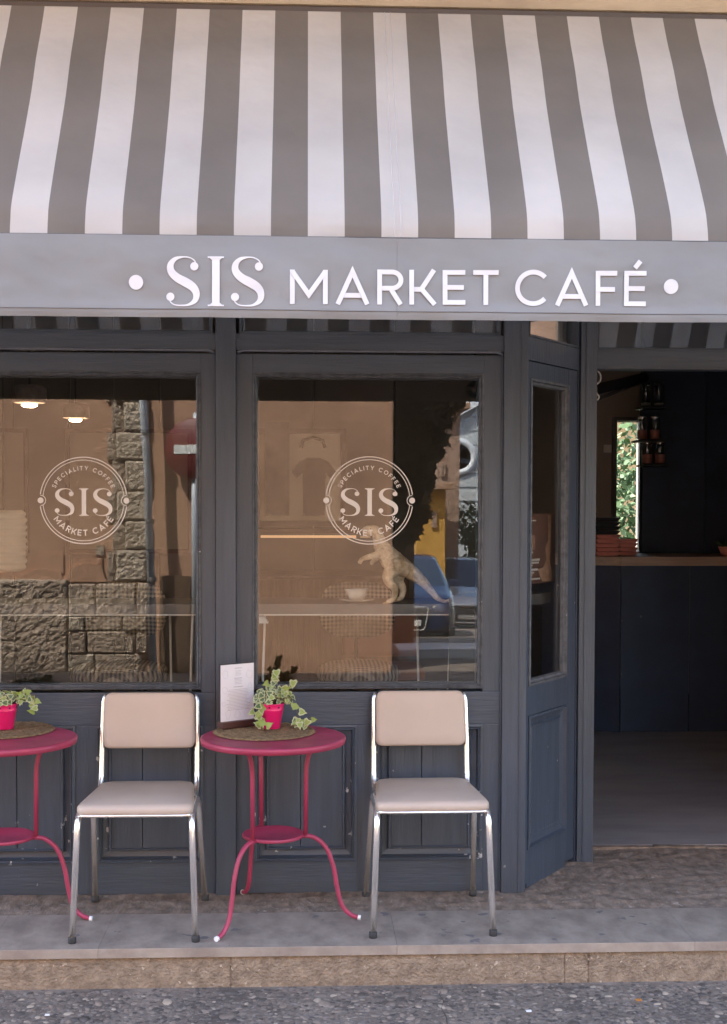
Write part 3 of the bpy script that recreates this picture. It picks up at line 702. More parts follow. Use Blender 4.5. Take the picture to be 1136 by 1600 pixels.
bm = bmesh.new(); xs_m = X(620, YV, 430); tube(bm, [Vector((xs_m, YV-YH-0.0062+val_o(xs_m, ZV+(ZHB-ZV)*k_/26), ZV+(ZHB-ZV)*k_/26-2.2)) for k_ in range(1, 26)], 0.0007, 6); obj('seam', bm, M['valance'], va)
# lettering, laid on the valance
yl = YV-YH-0.0165
bm = bmesh.new()
def letter_place(x0px, x1px, ybase, hpx, width_units):
    a = at(x0px, ybase[0], YV-0.01); b = at(x1px, ybase[1], YV-0.01)
    sx = (b.x-a.x)/width_units; hz = (at(x0px, ybase[0]-hpx, YV-0.01)-a).z
    def place(q, k=0): 
        x = a.x+q.x*sx; z = a.z+(b.z-a.z)*q.x/width_units+q.y*hz
        return Vector((x, YV-YH-0.0085+val_o(x, z)-0.0005*k, z-2.2))
    return place
lb = []
p1 = letter_place(259, 412, (478.5, 479.5), 78, 2.0); bm.free()
for fn, off in ((serif_S, 0), (serif_I, 0.86), (serif_S, 1.32)):
    bm = bmesh.new(); fn(bm, lambda q, k=0, off=off: p1(Vector((q.x+off, q.y)), k)); obj('letter', bm, M['letter'], va)
for (s, x0, x1, yb_) in (('MARKET', 453, 779, (475.5, 476.5)), ('CAFÉ', 805, 1011, (477, 478))):
    w = 0.135; gap = 0.205
    lp_ = letter_place(x0, x1, yb_, 55, word_width(s, w, gap)); xo = 0
    for ch in s:
        bm = bmesh.new(); word(bm, ch, w, gap, lambda q, k=0, xo=xo: lp_(Vector((q.x+xo, q.y)), k)); obj('letter', bm, M['letter'], va); xo += glyph(ch, w)[0]+gap
for (px, py) in ((212.5, 441), (1049, 447.5)):
    c = at(px, py, YV-0.01); r_ = (at(px+11.3, py, YV-0.01)-c).x
    bm = bmesh.new(); disc(bm, (0, 0), 1, lambda q: Vector((c.x+q.x*r_, YV-YH-0.0085+val_o(c.x+q.x*r_, c.z+q.y*r_), c.z-2.2+q.y*r_)), 32); obj('dot', bm, M['letter'], va)
# folding arms under the canopy
for xx in (-2.4, 2.7):
    bm = bmesh.new(); tube(bm, [Vector((xx, prof[0][0]-YH+0.1, prof[0][1]-2.2-0.15)), Vector((xx+0.28, 0.35, 0.25)), Vector((xx, 0.02, ZV-2.2-0.03))], 0.016, 8)
    obj('folding_arm', bm, M['white_metal'], AW)

# building above, overhanging
YO = prof[0][0]; ZO = prof[0][1]
HB = 14.1
UB = thing('cafe_building', 'beige rendered upper floors of the cafe building above the awning', 'building', (0, 0, 0))
bx('wall', -26, 9, YO+0.02, 5.4, ZO+0.04, HB, M['beige_wall'], UB, 0)
bx('fascia', -26, 9, YO-0.012, YO+0.06, ZO+0.012, ZO+0.10, M['beige_wall'], UB, 0.01)
bx('awning_rail', ax0, ax1, YO-0.004, YO+0.03, ZO-0.006, ZO+0.010, M['dark_brown'], UB, 0.003)
bx('side_wall', -26, xa-0.10, -0.01, 0.30, -0.03, ZO+0.04, M['beige_wall'], UB, 0)
bx('side_wall', xr+0.40, 9, -0.01, 0.30, -0.03, ZO+0.04, M['beige_wall'], UB, 0)
bx('head_beam', xa-0.1, xr+0.40, 0.03, 0.30, ZTT, ZO+0.04, M['beige_wall'], UB, 0)
bx('head_beam', B1, xr, 0.30, 0.8, ZTT, ZO+0.04, M['beige_wall'], UB, 0)
bx('cornice', -26, 9, YO-0.25, YO+0.1, HB, HB+0.18, M['beige_wall'], UB, 0.02)
bx('roof', -26, 9, YO-0.1, 5.4, HB+0.18, HB+0.3, M['tile_roof'], UB, 0)
bx('added_shade_slab', -3.4, 3.6, YO-1.05, YO+0.02, 3.72, 3.86, M['beige_wall'], UB, 0.01)  # unseen balcony and railing, added to shade the upper part of the awning
for k_ in range(48):
    bx('added_slab_baluster', -3.35+k_*0.145, -3.335+k_*0.145, YO-1.02, YO-1.005, 3.86, 4.78, M['black_metal'], UB, 0)
bx('added_slab_handrail', -3.38, 3.58, YO-1.03, YO-0.99, 4.78, 4.81, M['black_metal'], UB, 0.004)
for i, wx in enumerate((-4.5, -2.2, 0.1, 2.4, 4.7)):
    w = mould('window', wx-0.5, wx+0.5, 4.6, 6.4, [(0, YO+0.02), (0.0, YO-0.03), (0.08, YO-0.03), (0.09, YO+0.01)], M['stone_pale'], UB)
    bx('shutter', wx-0.4, wx-0.005, YO-0.01, YO+0.015, 4.7, 6.3, M['brown_wood'], w); bx('shutter', wx+0.005, wx+0.4, YO-0.01, YO+0.015, 4.7, 6.3, M['brown_wood'], w)

# ================================================================== INTERIOR
FZ = 0.012
tag(bx('inside_floor', -6, 6, 0.70, 5.2, -0.3, FZ, M['inside_floor'], bev=0), kind='structure')
tag(bx('inside_floor', B0+0.001, 6, 0.62, 0.699, -0.3, FZ, M['inside_floor'], bev=0), kind='structure')
fl = tag(bx('inside_floor', -6, B0, 0.06, 0.70, -0.3, FZ-0.004, M['inside_floor'], bev=0), kind='structure')
# worn threshold stones
th = [xj1-0.05, X(1028, 0.6), X(1110, 0.6), xj1+DW+0.1]
for a, b in zip(th, th[1:]):
    stone_block('threshold_stone', a+0.0005, b-0.0005, 0.585+random.uniform(-.006, .006), 0.619, -0.02, FZ-0.001-random.choice((0, .002)), M['concrete_dirty'], plat, 0, 2, 0.006)
CZ = 3.0
tag(bx('inside_ceiling', -6, 6, 0.30, 5.2, CZ, CZ+0.1, M['inside_wall'], bev=0), kind='structure')
iw = tag(bx('inside_wall', -6, X(955, 5.0), 5.0, 5.2, FZ, CZ, M['inside_wall'], bev=0), kind='structure')
tag(bx('inside_wall', X(1004, 5.0), 6, 5.0, 5.2, FZ, CZ, M['inside_wall'], bev=0), kind='structure')
tag(bx('inside_wall', X(955, 5.0), X(1004, 5.0), 5.0, 5.2, FZ, Z(868, 5.0, 980), M['inside_wall'], bev=0), kind='structure')
tag(bx('inside_wall', X(955, 5.0), X(1004, 5.0), 5.0, 5.2, Z(652, 5.0, 980), CZ, M['inside_wall'], bev=0), kind='structure')
tag(bx('inside_wall', -6.2, -6, 0.0, 5.2, FZ, CZ, M['inside_wall'], bev=0), kind='structure')
tag(bx('inside_wall', 6, 6.2, 0.3, 5.2, FZ, CZ, M['inside_wall'], bev=0), kind='structure')
# window in the back wall with greenery beyond
bw = thing('back_window', 'narrow pale framed window in the back wall of the cafe', 'window', (X(982, 4.98), 4.98, 0))
wx0, wx1 = X(955, 5.0)-bw.location.x, X(1004, 5.0)-bw.location.x; wz0, wz1 = Z(868, 5.0, 980), Z(652, 5.0, 980)
mould('frame', wx0, wx1, wz0, wz1, [(0, 0.02), (0, -0.03), (0.03, -0.03), (0.04, 0.02)], M['ledge'], bw)
bx('pane', wx0+0.03, wx1-0.03, 0.03, 0.036, wz0+0.03, wz1-0.03, M['glass_clear'], bw, 0)
# boards on the inside wall (tall pale boards whose joints show above)
wp = thing('wall_boarding', 'brown wall boarding with thin upright joints at the back of the cafe', 'boarding', (0, 4.4, 0))
bxs = [-2.9, X(-60, 4.4), X(22, 4.4), X(110, 4.4), X(178, 4.4), X(250, 4.4), X(372, 4.4), X(490, 4.4), X(616, 4.4), X(800, 4.4)]
for a, b in zip(bxs, bxs[1:]): bx('board', a+0.004, b-0.004, 0, 0.03, FZ, CZ-0.01, M['inside_panel'], wp, 0.002)
for (px0, px1, nm) in ((102, 300, 'a'), (-120, 44, 'b')):
    f = thing('picture_frame', 'large thin dark frame on the cafe wall, %s' % ('seen behind the left window logo' if nm == 'a' else 'cut by the left edge of the photo'), 'picture frame', (0, 4.36, 0))
    mould('frame', X(px0, 4.36), X(px1, 4.36), Z(865, 4.36), Z(672, 4.36), [(0, 0.03), (0, 0), (0.03, 0), (0.03, 0.03)], M['dark_wood'], f)
    bx('print', X(px0, 4.36)+0.03, X(px1, 4.36)-0.03, 0.015, 0.025, Z(865, 4.36)+0.03, Z(672, 4.36)-0.03, M['inside_wall'], f, 0)
# framed T-shirt
Yt = 4.30
ft = thing('framed_shirt', 'dark T-shirt on a hanger in a thin brown frame behind right window', 'framed shirt', (0, Yt, 0))
fx0, fx1, fz0, fz1 = X(398, Yt), X(540, Yt), Z(822, Yt), Z(670, Yt)
mould('frame', fx0, fx1, fz0, fz1, [(0, 0.04), (0, 0), (0.035, 0), (0.035, 0.04)], M['dark_wood'], ft)
bx('backing', fx0+0.035, fx1-0.035, 0.03, 0.038, fz0+0.035, fz1-0.035, M['cream'], ft, 0)
tp = [(468, 722), (480, 716), (500, 716), (513, 722), (526, 738), (518, 748), (509, 740), (507, 806), (474, 806), (473, 740), (463, 747), (456, 737)]
extr('shirt', [(X(a, Yt), Z(b, Yt)) for a, b in tp], -0.002, 0.03, M['tee'], ft)
tb('hanger', [Vector((X(470, Yt), 0.0, Z(700, Yt))), Vector((X(474, Yt), 0.0, Z(688, Yt))), Vector((X(490, Yt), 0.0, Z(684, Yt))), Vector((X(504, Yt), 0.0, Z(688, Yt))), Vector((X(508, Yt), 0.0, Z(700, Yt)))], 0.012, M['tee'], ft)
pz = bx('poster', X(414, Yt-0.06), X(452, Yt-0.06), Yt-0.075, Yt-0.06, Z(806, Yt-0.06), Z(660, Yt-0.06), M['poster_dark'], bev=0.001)
tag(pz, 'narrow dark grey poster leaning at left edge of right window', 'poster')
# lit strip under a shelf
sh = thing('lit_shelf', 'dark wall shelf with a warm light strip below it', 'shelf', (0, 4.2, 0))
bx('board', X(396, 4.2), X(562, 4.2), -0.1, 0.15, Z(833, 4.2), Z(826, 4.2), M['dark_wood'], sh)
bx('light_strip', X(408, 4.2), X(556, 4.2), -0.098, -0.08, Z(840, 4.2), Z(836, 4.2), M['led'], sh, 0.001)
# low cabinet / bench shapes inside
cb = thing('back_counter', 'low brown counter at the back behind the right window', 'counter', (0, 3.6, 0))
bx('body', X(395, 3.6), X(640, 3.6), 0, 0.6, FZ, Z(905, 3.6), M['brown_wood'], cb, 0.004); bx('top', X(390, 3.6), X(645, 3.6), -0.03, 0.62, Z(905, 3.6)+0.001, Z(899, 3.6), M['dark_wood'], cb, 0.004)

# pendant lamps
def pendant(px, py, Yp, wpx, label):
    c = at(px, py, Yp); s = wpx/F*(Yp+5.05)
    p = thing('pendant_lamp', label, 'lamp', (c.x, c.y, c.z), group='pendant lamps hanging in the cafe')
    lt('shade', [(0.0, s*0.62), (s*0.38, s*0.60), (s*0.5, s*0.52), (s*0.5, 0.10*s), (s*0.42, 0.08*s), (s*0.42, 0.45*s), (0, 0.5*s)], M['lamp_shell'], p)
    lt('diffuser', [(0.0, 0.05*s), (s*0.22, 0.05*s), (s*0.22, 0.0), (s*0.16, -0.04*s), (0, -0.05*s)], M['bulb'], p)
    tb('cord', [Vector((0, 0, s*0.6)), Vector((0, 0, CZ-c.z))], 0.006, M['black_metal'], p, 6)
pendant(46, 634, 1.6, 52, 'wide speckled pendant lamp, leftmost, lit, behind left window')
pendant(118, 657, 2.6, 42, 'smaller lit pendant lamp to the right of the wide one')
# cream ribbed lantern at left edge
c = at(6, 845, 1.1); pr = []
r0 = 32/F*6.15; hh = 47/F*6.15
for k in range(57):
    t = k/56; z = -hh+2*hh*t; e = min(1, 7*min(t, 1-t))**0.5
    pr.append((max(0.001, r0*(0.86+0.14*e)*(1+0.10*abs(math.sin(t*PI*9)))), z))
ln = thing('paper_lantern', 'cream ribbed paper lantern at the left edge of the left window', 'lantern', (c.x, c.y, c.z))
lt('shade', [(0, -hh)]+pr+[(0, hh)], M['cream'], ln, seg=48); tb('cord', [Vector((0, 0, hh)), Vector((0, 0, CZ-c.z))], 0.004, M['black_metal'], ln, 6)
# speaker
c = at(741, 609, 0.5)
spk = thing('ceiling_speaker', 'small round black speaker in the top right corner of right window', 'speaker', (c.x, c.y, c.z))
bm = bmesh.new(); lathe(bm, [(0, -0.03), (0.034, -0.03), (0.036, 0.02), (0.02, 0.05), (0, 0.05)], seg=24)
bmesh.ops.rotate(bm, verts=bm.verts, matrix=Matrix.Rotation(R(90), 3, 'X')); obj('cabinet', bm, M['black_plastic'], spk)
bm = bmesh.new(); lathe(bm, [(0.012, -0.033), (0.028, -0.034), (0.03, -0.031)], seg=24); bmesh.ops.rotate(bm, verts=bm.verts, matrix=Matrix.Rotation(R(-90), 3, 'X')); obj('ring', bm, M['ledge'], spk)
tb('bracket', [Vector((0, 0.0, 0.03)), Vector((0.01, 0.05, 0.12)), Vector((0.0, 0.1, CZ-c.z))], 0.006, M['black_metal'], spk, 6)

# ledges along the windows
YL = 0.30
lz1, lz0 = Z(944, YL), Z(961.5, YL)
for (a, b, lb) in ((xa, A0+0.02, 'grey counter ledge across the inside of the left window'), (A1-0.02, B0-0.02, 'grey counter ledge across the inside of the right window')):
    l_ = thing('window_ledge', lb, 'ledge', ((a+b)/2, YL, 0), group='counter ledges inside the windows')
    h_ = (b-a)/2
    bx('board', -h_+0.005, h_-0.005, 0, 0.34, lz0+0.004, lz1, M['ledge'], l_, 0.003)
    bx('edge_strip', -h_+0.005, h_-0.005, -0.004, 0.0, lz0, lz0+0.005, M['white_metal'], l_, 0)
    for q in (-h_+0.12, h_-0.14):
        tb('leg', [Vector((q, 0.03, lz0)), Vector((q-0.035, 0.10, FZ))], 0.005, M['white_metal'], l_, 8)
        tb('leg', [Vector((q-0.12, 0.30, lz0)), Vector((q-0.10, 0.26, FZ))], 0.005, M['white_metal'], l_, 8)

# gingham stools
def stool(px, py_back, Ys, label, wpx=139, first=None):
    c = at(px, 955, Ys)
    s = thing('gingham_stool', label, 'stool', (c.x, Ys, 0), group='gingham stools inside the windows')
    w = wpx/F*(Ys+5.05)/2; zb0, zb1 = Z(1003, Ys), Z(913, Ys); zs = Z(1050, Ys)
    bm = bmesh.new(); n = 26; rows = []
    for j, dy in enumerate((-0.02, 0.02)):
        rr = []
        for k in range(n):
            a = 2*PI*k/n; cx_ = math.copysign(abs(math.cos(a))**0.6, math.cos(a)); sz_ = math.copysign(abs(math.sin(a))**0.6, math.sin(a))
            x = w*cx_; z = (zb0+zb1)/2+(zb1-zb0)/2*sz_*(1-0.18*(cx_**2)*(1 if sz_ < 0 else 0.2))
            rr.append(bm.verts.new((x, 0.2+dy-0.10*cx_**2, z)))
        rows.append(rr)
    mid = [bm.verts.new((0, 0.2-0.028, (zb0+zb1)/2)), bm.verts.new((0, 0.2+0.028, (zb0+zb1)/2))]
    for k in range(n):
        k2 = (k+1) % n
        for f in ((rows[0][k], rows[0][k2], mid[0]), (rows[1][k2], rows[1][k], mid[1])): bm.faces.new(f).smooth = True
        bm.faces.new((rows[0][k], rows[1][k], rows[1][k2], rows[0][k2])).smooth = True
    obj('backrest', bm, M['gingham'], s)
    lt('seat', [(0, zs-0.05), (w*1.02, zs-0.045), (w*1.10, zs-0.01), (w*1.06, zs+0.025), (w*0.8, zs+0.042), (0, zs+0.046)], M['gingham_seat'], s, seg=36)
    for a in (45, 135, 225, 315):
        x, y = math.cos(R(a)), math.sin(R(a)); tb('leg', [Vector((x*w*0.7, y*w*0.7, zs-0.04)), Vector((x*w*1.05, y*w*1.05, FZ))], 0.011, M['black_metal'], s, 8)
    tb('back_support', [Vector((0, w*0.8, zs-0.03)), Vector((0, 0.24, zs+0.05)), Vector((0, 0.23, zb0+0.08))], 0.010, M['black_metal'], s, 8)
    lt('foot_ring', [(w*0.93-0.008, 0.3), (w*0.93, 0.308), (w*0.93+0.008, 0.3), (w*0.93, 0.292), (w*0.93-0.008, 0.3)], M['black_metal'], s, seg=30)
stool(186, 0, 0.90, 'gingham upholstered stool with back, behind the left window')
stool(560, 0, 0.95, 'gingham upholstered stool nearest the toy dinosaur behind right window', 120)
# pink shell chair beyond
c = at(598, 1000, 1.5)
pc = thing('pink_chair', 'dusty pink rounded chair behind the gingham stool', 'chair', (c.x, 1.5, 0))
w = 0.20
bm = bmesh.new(); box(bm, -w, w, 0.16, 0.2, Z(1032, 1.5), Z(958, 1.5), 0.03); obj('backrest', bm, M['dusty_pink'], pc, True)
bm = bmesh.new(); box(bm, -w, w, -0.2, 0.18, Z(1040, 1.5)-0.05, Z(1040, 1.5), 0.02); obj('seat', bm, M['dusty_pink'], pc, True)
for a, b in ((-1, -1), (-1, 1), (1, -1), (1, 1)): tb('leg', [Vector((a*w*0.8, b*0.16, Z(1045, 1.5))), Vector((a*w, b*0.2, FZ))], 0.012, M['black_metal'], pc, 8)

# cup and saucer on the ledge
def crockery(px, py, Yc, lb):
    c = at(px, py, Yc); c.z = lz1
    o = thing('cup', lb, 'cup', (c.x, Yc, lz1+0.001))
    lt('saucer', [(0, 0.0), (0.04, 0.0), (0.075, 0.010), (0.075, 0.013), (0.04, 0.005), (0, 0.005)], M['porcelain'], o)
    lt('bowl', [(0, 0.006), (0.03, 0.006), (0.052, 0.055), (0.049, 0.055), (0.028, 0.012), (0, 0.012)], M['porcelain'], o)
    return o
crockery(557, 935, 0.42, 'white cup on a saucer standing left of the toy dinosaur')
# stack of white plates at lower left of right window (small)
c = at(409, 968, 0.20)
cs = thing('card_stack', 'small stack of white cards just below the ledge, left in right window', 'cards', (X(410, 0.2), 0.2, Z(974, 0.2)))
for k in range(4): bx('card', -0.028, 0.024-k*0.004, -0.03, 0.03, 0.003+k*0.0065, 0.008+k*0.0065, M['white_cap'], cs, 0.001)
bx('bracket', -0.024, 0.0, -0.02, 0.12, -0.003, 0.003, M['ledge'], cs)

# toy dinosaur ------------------------------------------------------
YD = 0.34
def dp(px, py, dy=0.0): p = at(px, py, YD); return Vector((p.x, YD+dy, p.z))
def skin_obj(name, pts, edges, radii, m, sub=2, parent=None):
    me = bpy.data.meshes.new(name); me.from_pydata([tuple(p) for p in pts], edges, []); o = bpy.data.objects.new(name, me); C.objects.link(o)
    sk = o.modifiers.new('skin', 'SKIN'); sd_ = o.modifiers.new('sub', 'SUBSURF'); sd_.levels = sub; sd_.render_levels = sub
    for i, r in enumerate(radii):
        rr = r if isinstance(r, tuple) else (r, r); me.skin_vertices[0].data[i].radius = rr
    me.skin_vertices[0].data[0].use_root = True
    dg = bpy.context.evaluated_depsgraph_get(); nm = bpy.data.meshes.new_from_object(o.evaluated_get(dg))
    bpy.data.objects.remove(o); nm.materials.append(m)
    for p in nm.polygons: p.use_smooth = True
    oo = link(name, nm, parent); return oo
mm = 1/F*(YD+5.05)
pts = [dp(622, 884), dp(604, 868), dp(594, 852), dp(590, 836), dp(586, 828), dp(574, 830), dp(565, 833),     # 0 hip..6 snout
       dp(640, 893), dp(658, 906), dp(672, 922), dp(684, 936), dp(696, 941), dp(706, 936),                   # 7..12 tail
       dp(612, 888, -0.035), dp(603, 905, -0.045), dp(617, 919, -0.04), dp(615, 936, -0.04), dp(602, 940, -0.042),   # 13..17 near leg
       dp(630, 890, 0.035), dp(622, 908, 0.045), dp(632, 922, 0.04), dp(628, 937, 0.04), dp(616, 940, 0.042),         # 18..22 far leg
       dp(592, 866, -0.03), dp(578, 869, -0.045), dp(565, 873, -0.045), dp(560, 881, -0.045),                # 23..26 arm
       dp(596, 866, 0.03), dp(586, 876, 0.045), dp(580, 884, 0.045)]
ed = [(0, 1), (1, 2), (2, 3), (3, 4), (4, 5), (5, 6), (0, 7), (7, 8), (8, 9), (9, 10), (10, 11), (11, 12), (0, 13), (13, 14), (14, 15), (15, 16), (16, 17), (0, 18), (18, 19), (19, 20), (20, 21), (21, 22), (1, 23), (23, 24), (24, 25), (25, 26), (1, 27), (27, 28), (28, 29)]
rad = [15, 15, 10, 8, 9, 8.5, 5.5, 12, 8, 5.5, 3.8, 2.6, 1.2, 13, 9, 5, 4, 3.2, 12, 8, 5, 4, 3.2, 6, 4.4, 3.4, 3, 5, 4, 3]
DN = thing('toy_dinosaur', 'beige two-legged toy dinosaur standing on the ledge in the right window', 'toy', (pts[16].x, YD, lz1))
body = skin_obj('body', [p-DN.location for p in pts], ed, [r*mm*1.18 for r in rad], M['toy'], 2, DN)
lowz = min(v.co.z for v in body.data.vertices)
for v in body.data.vertices: v.co.z -= lowz-0.0005
# jaw, ridge scales, claws
bm = bmesh.new(); h = dp(572, 838)-DN.location; box(bm, h.x-0.025, h.x+0.018, -0.012, 0.012, h.z-0.006, h.z+0.002, 0.003); obj('jaw', bm, M['toy'], DN)
ridge = crom([dp(594, 845), dp(612, 862), dp(630, 872), dp(650, 890), dp(668, 910), dp(684, 930)], 5)
for i, p in enumerate(ridge):
    q = p-DN.location; s = 0.013*(1-0.022*i); bm = bmesh.new(); lathe(bm, [(0, s), (s*0.35, s*0.1), (s*0.5, -s), (0, -s)], (q.x, 0, q.z), 6); obj('back_scale', bm, M['toy'], DN)
for dy in (-0.045, 0.045):
    pf = (pts[17] if dy < 0 else pts[22])-DN.location
    for k in (-1, 0, 1):
        bm = bmesh.new(); tube(bm, [Vector((pf.x+0.004, dy*0.92+k*0.006, 0.007)), Vector((pf.x-0.012, dy*0.92+k*0.010, 0.003))], [0.0045, 0.0015], 6); obj('claw', bm, M['toy'], DN)
bm = bmesh.new(); e = dp(579, 826)-DN.location; bmesh.ops.create_icosphere(bm, subdivisions=1, radius=0.004, matrix=Matrix.Translation((e.x, -0.020, e.z))); obj('eye', bm, M['black_plastic'], DN)

# bar counter seen through the entrance ------------------------------
YC = 3.45
cx0 = X(972, YC); bz = Z(884, YC, 1050)
BC = thing('bar_counter', 'navy panelled bar counter with a pale wooden top', 'counter', (cx0, YC, 0))
xsn = [0, X(1079.5, YC)-cx0, X(1190, YC)-cx0, X(1300, YC)-cx0]
for a, b in zip(xsn, xsn[1:]): bx('front_panel', a+0.003, b-0.003, 0, 0.03, FZ+0.002, bz, M['navy'], BC, 0.001)
for a in xsn[:2]: bx('joint_strip', a-0.0028, a+0.0028, 0.004, 0.02, FZ+0.25, bz-0.002, M['joint_pale'], BC, 0)
bx('carcass', 0.01, xsn[-1], 0.031, 0.62, FZ+0.002, bz-0.001, M['black_metal'], BC, 0)
# canted end
bm = bmesh.new(); box(bm, 0, 0.62, 0, 0.03, FZ+0.002, bz, 0.001); bmesh.ops.rotate(bm, verts=bm.verts, matrix=Matrix.Rotation(R(180-24), 3, 'Z')); obj('end_panel', bm, M['navy'], BC)
ztop = Z(870, YC, 1050)
bm = bmesh.new(); poly = [(-0.60, 0.235), (-0.01, -0.03), (xsn[-1], -0.03), (xsn[-1], 0.64), (-0.60, 0.64)]
a = [bm.verts.new((p[0], p[1], bz+0.001)) for p in poly]; b = [bm.verts.new((p[0], p[1], ztop)) for p in poly]
bm.faces.new(a[::-1]); bm.faces.new(b)
for k in range(5): bm.faces.new((a[k], a[(k+1) % 5], b[(k+1) % 5], b[k]))
obj('worktop', bm, M['wood_top'], BC)
bm = bmesh.new()
for (px, py) in ((970, 972), (1000, 965), (969, 1055)):
    p = at(px, py, YC)-Vector((cx0, YC, 0)); box(bm, p.x, p.x+0.012, -0.001, 0.001, p.z, p.z+0.014)
obj('paint_chips', bm, M['joint_pale'], BC)
# navy cabinet wall behind the counter
nc = thing('navy_cabinet', 'tall navy cabinet wall behind the bar counter', 'cabinet', (X(1004, 4.1), 4.12, 0))
wv = X(1300, 4.1)-X(1004, 4.1)
for k in range(3): bx('door', wv*k/3+0.002, wv*(k+1)/3-0.002, 0, 0.03, FZ, CZ-0.01, M['navy'], nc, 0.001)
bx('carcass', 0.004, wv, 0.031, 0.09, FZ, CZ-0.01, M['navy'], nc, 0)
# stacked trays on the counter
def tray_stack(px, n_dark, n_pink, wpx, lb, dy=0.2):
    c = at(px, 868, YC+dy)
    base = thing('tray_stack', lb, 'trays', (c.x, YC+dy, ztop+0.001), group='stacks of trays on the bar counter')
    w = wpx/F*(YC+dy+5.05)/2
    z = 0
    for k in range(n_pink+n_dark):
        bm = bmesh.new(); t = 0.026
        vs = box(bm, -w, w, -w, w, z, z+t, 0.003)
        for v in bm.verts:
            if v.co.z < z+t*0.4: v.co.x *= 0.8; v.co.y *= 0.8
            v.co.x += 0.003*math.sin(k*2.3)
        obj('tray', bm, M['terracotta'] if k < n_pink else M['terra_dark'], base); z += t+0.0025
tray_stack(946, 4, 5, 40, 'tall stack of pink trays topped with black trays on the counter')
tray_stack(979, 0, 4, 30, 'shorter stack of pink trays right of the tall stack', 0.25)
tray_stack(914, 5, 5, 30, 'stack of trays half hidden behind the entrance post', 0.32)
c = at(1136, 868, YC+0.2)
bw_ = thing('terracotta_bowl', 'terracotta bowl with leaves at the right end of the counter', 'bowl', (c.x, YC+0.2, ztop+0.001))
lt('bowl', [(0, 0), (0.035, 0), (0.06, 0.06), (0.055, 0.06), (0.032, 0.008), (0, 0.008)], M['terracotta'], bw_)
for k in range(9):
    a = k*0.7; tb('leaf', [Vector((0, 0, 0.02)), Vector((math.cos(a)*0.04, math.sin(a)*0.04, 0.07)), Vector((math.cos(a)*0.09, math.sin(a)*0.09, 0.085+0.01*(k % 3)))], [0.004, 0.006, 0.001], M['foliage'], bw_, 5)
# jar shelves on the cabinet side
def jar_shelf(px, py_top, py_bot, lb, brown):
    Yj = 4.0; c = at(px, py_bot, Yj); H = (py_bot-py_top)/F*(Yj+5.05); w = 17/F*(Yj+5.05)
    s = thing('jar_shelf', lb, 'shelf', (c.x, Yj, c.z), group='small shelves of jars beside the navy cabinet')
    bx('board', -w*1.15, w*1.35, -0.09, 0.115, -0.014, 0, M['black_metal'], s, 0.002)
    bx('back_plate', -w*0.2, w*0.5, 0.10, 0.119, 0.0, H, M['black_metal'], s, 0.002)
    for k in (-1, 1):
        j = lt('jar', [(0, 0.003), (w*0.5, 0.003), (w*0.5, H*0.72), (w*0.4, H*0.82), (w*0.4, H*0.84), (w*0.46, H*0.72), (w*0.46, 0.008), (0, 0.008)], M['glass_clear'], s, (k*w*0.6, -0.02, 0), 20)
        lt('lid', [(0, H*0.85), (w*0.42, H*0.85), (w*0.42, H*0.94), (0, H*0.95)], M['black_metal'] if not brown else M['chrome'], j, (k*w*0.6, -0.02, 0), 20)
        lt('contents', [(0, 0.009), (w*0.44, 0.009), (w*0.44, H*(0.4 if brown else 0.15)), (0, H*(0.42 if brown else 0.17))], M['terracotta'] if brown else M['porcelain'], j, (k*w*0.6, -0.02, 0), 20)
jar_shelf(1018, 596, 636, 'upper black shelf with empty glass jars', False)
jar_shelf(1012, 648, 688, 'middle black shelf with glass jars and metal lids', True)
jar_shelf(1020, 686, 726, 'lower black shelf with jars of brown grounds', True)
# switch, pipe under ceiling, cable
sw = thing('wall_switch', 'pale double wall switch beside the back window', 'switch', (X(949, 4.97), 4.97, Z(701, 4.97, 950)))
bx('plate', -0.03, 0.03, 0, 0.02, -0.03, 0.03, M['white_cap'], sw, 0.006); bx('rocker', -0.02, 0.02, -0.006, 0, -0.015, 0.015, M['cream'], sw, 0.002)
for k, (a, b, r_) in enumerate((((925, 610), (1006, 590), 0.035), ((930, 625), (1000, 598), 0.012))):
    tag(tb('ceiling_pipe', [at(a[0], a[1], 3.2), at(b[0], b[1], 4.0)], r_, M['terra_dark'] if k == 0 else M['ledge'], None, 12), ['thick dark pipe below the ceiling above the counter', 'thin pale pipe under the thick dark pipe'][k], 'pipe')
cb_pts = crom([at(931, 578, YR+0.09), at(938, 585, YR+0.1), at(937, 596, YR+0.1), at(929, 603, YR+0.09), at(931, 612, YR+0.1), at(936, 621, YR+0.1), at(931, 625, YR+0.1), at(929, 618, YR+0.09), at(927, 608, YR+0.09)], 6)
tag(tb('cable', cb_pts, 0.0035, M['cable'], None, 8), 'looped white cable hanging beside the top of the entrance post', 'cable')
# poster inside the angled side light, on a dark stand
pm = Matrix.Rotation(ang, 4, 'Z')
ps = thing('magazine_poster', 'brown printed poster with small white text inside the angled side light', 'poster', (pA.x+0.035*math.cos(ang), pA.y+0.035*math.sin(ang), 0), ang)
u0, u1 = 0.05, Lp-0.13
bx('sheet', u0-0.02, u1+0.02, 0.075, 0.08, Z(918), Z(803), M['poster_brown'], ps, 0)
def prow(y0, y1, a, b, m_='vinyl_white'):
    bx('print', u0+(u1-u0)*a, u0+(u1-u0)*b, 0.0735, 0.0745, Z(y1), Z(y0), M[m_], ps, 0)
for (y0, y1, a, b) in ((865, 867.5, 0.02, .42), (869, 871, .02, .38), (877, 880.5, .02, .6), (882, 885, .02, .58), (886.5, 888.5, .02, .4), (893, 896.5, .02, .55), (898, 901, .02, .45), (902, 904, .02, .4), (909, 911.5, .02, .62), (913, 915, .02, .3)): prow(y0, y1, a, b)
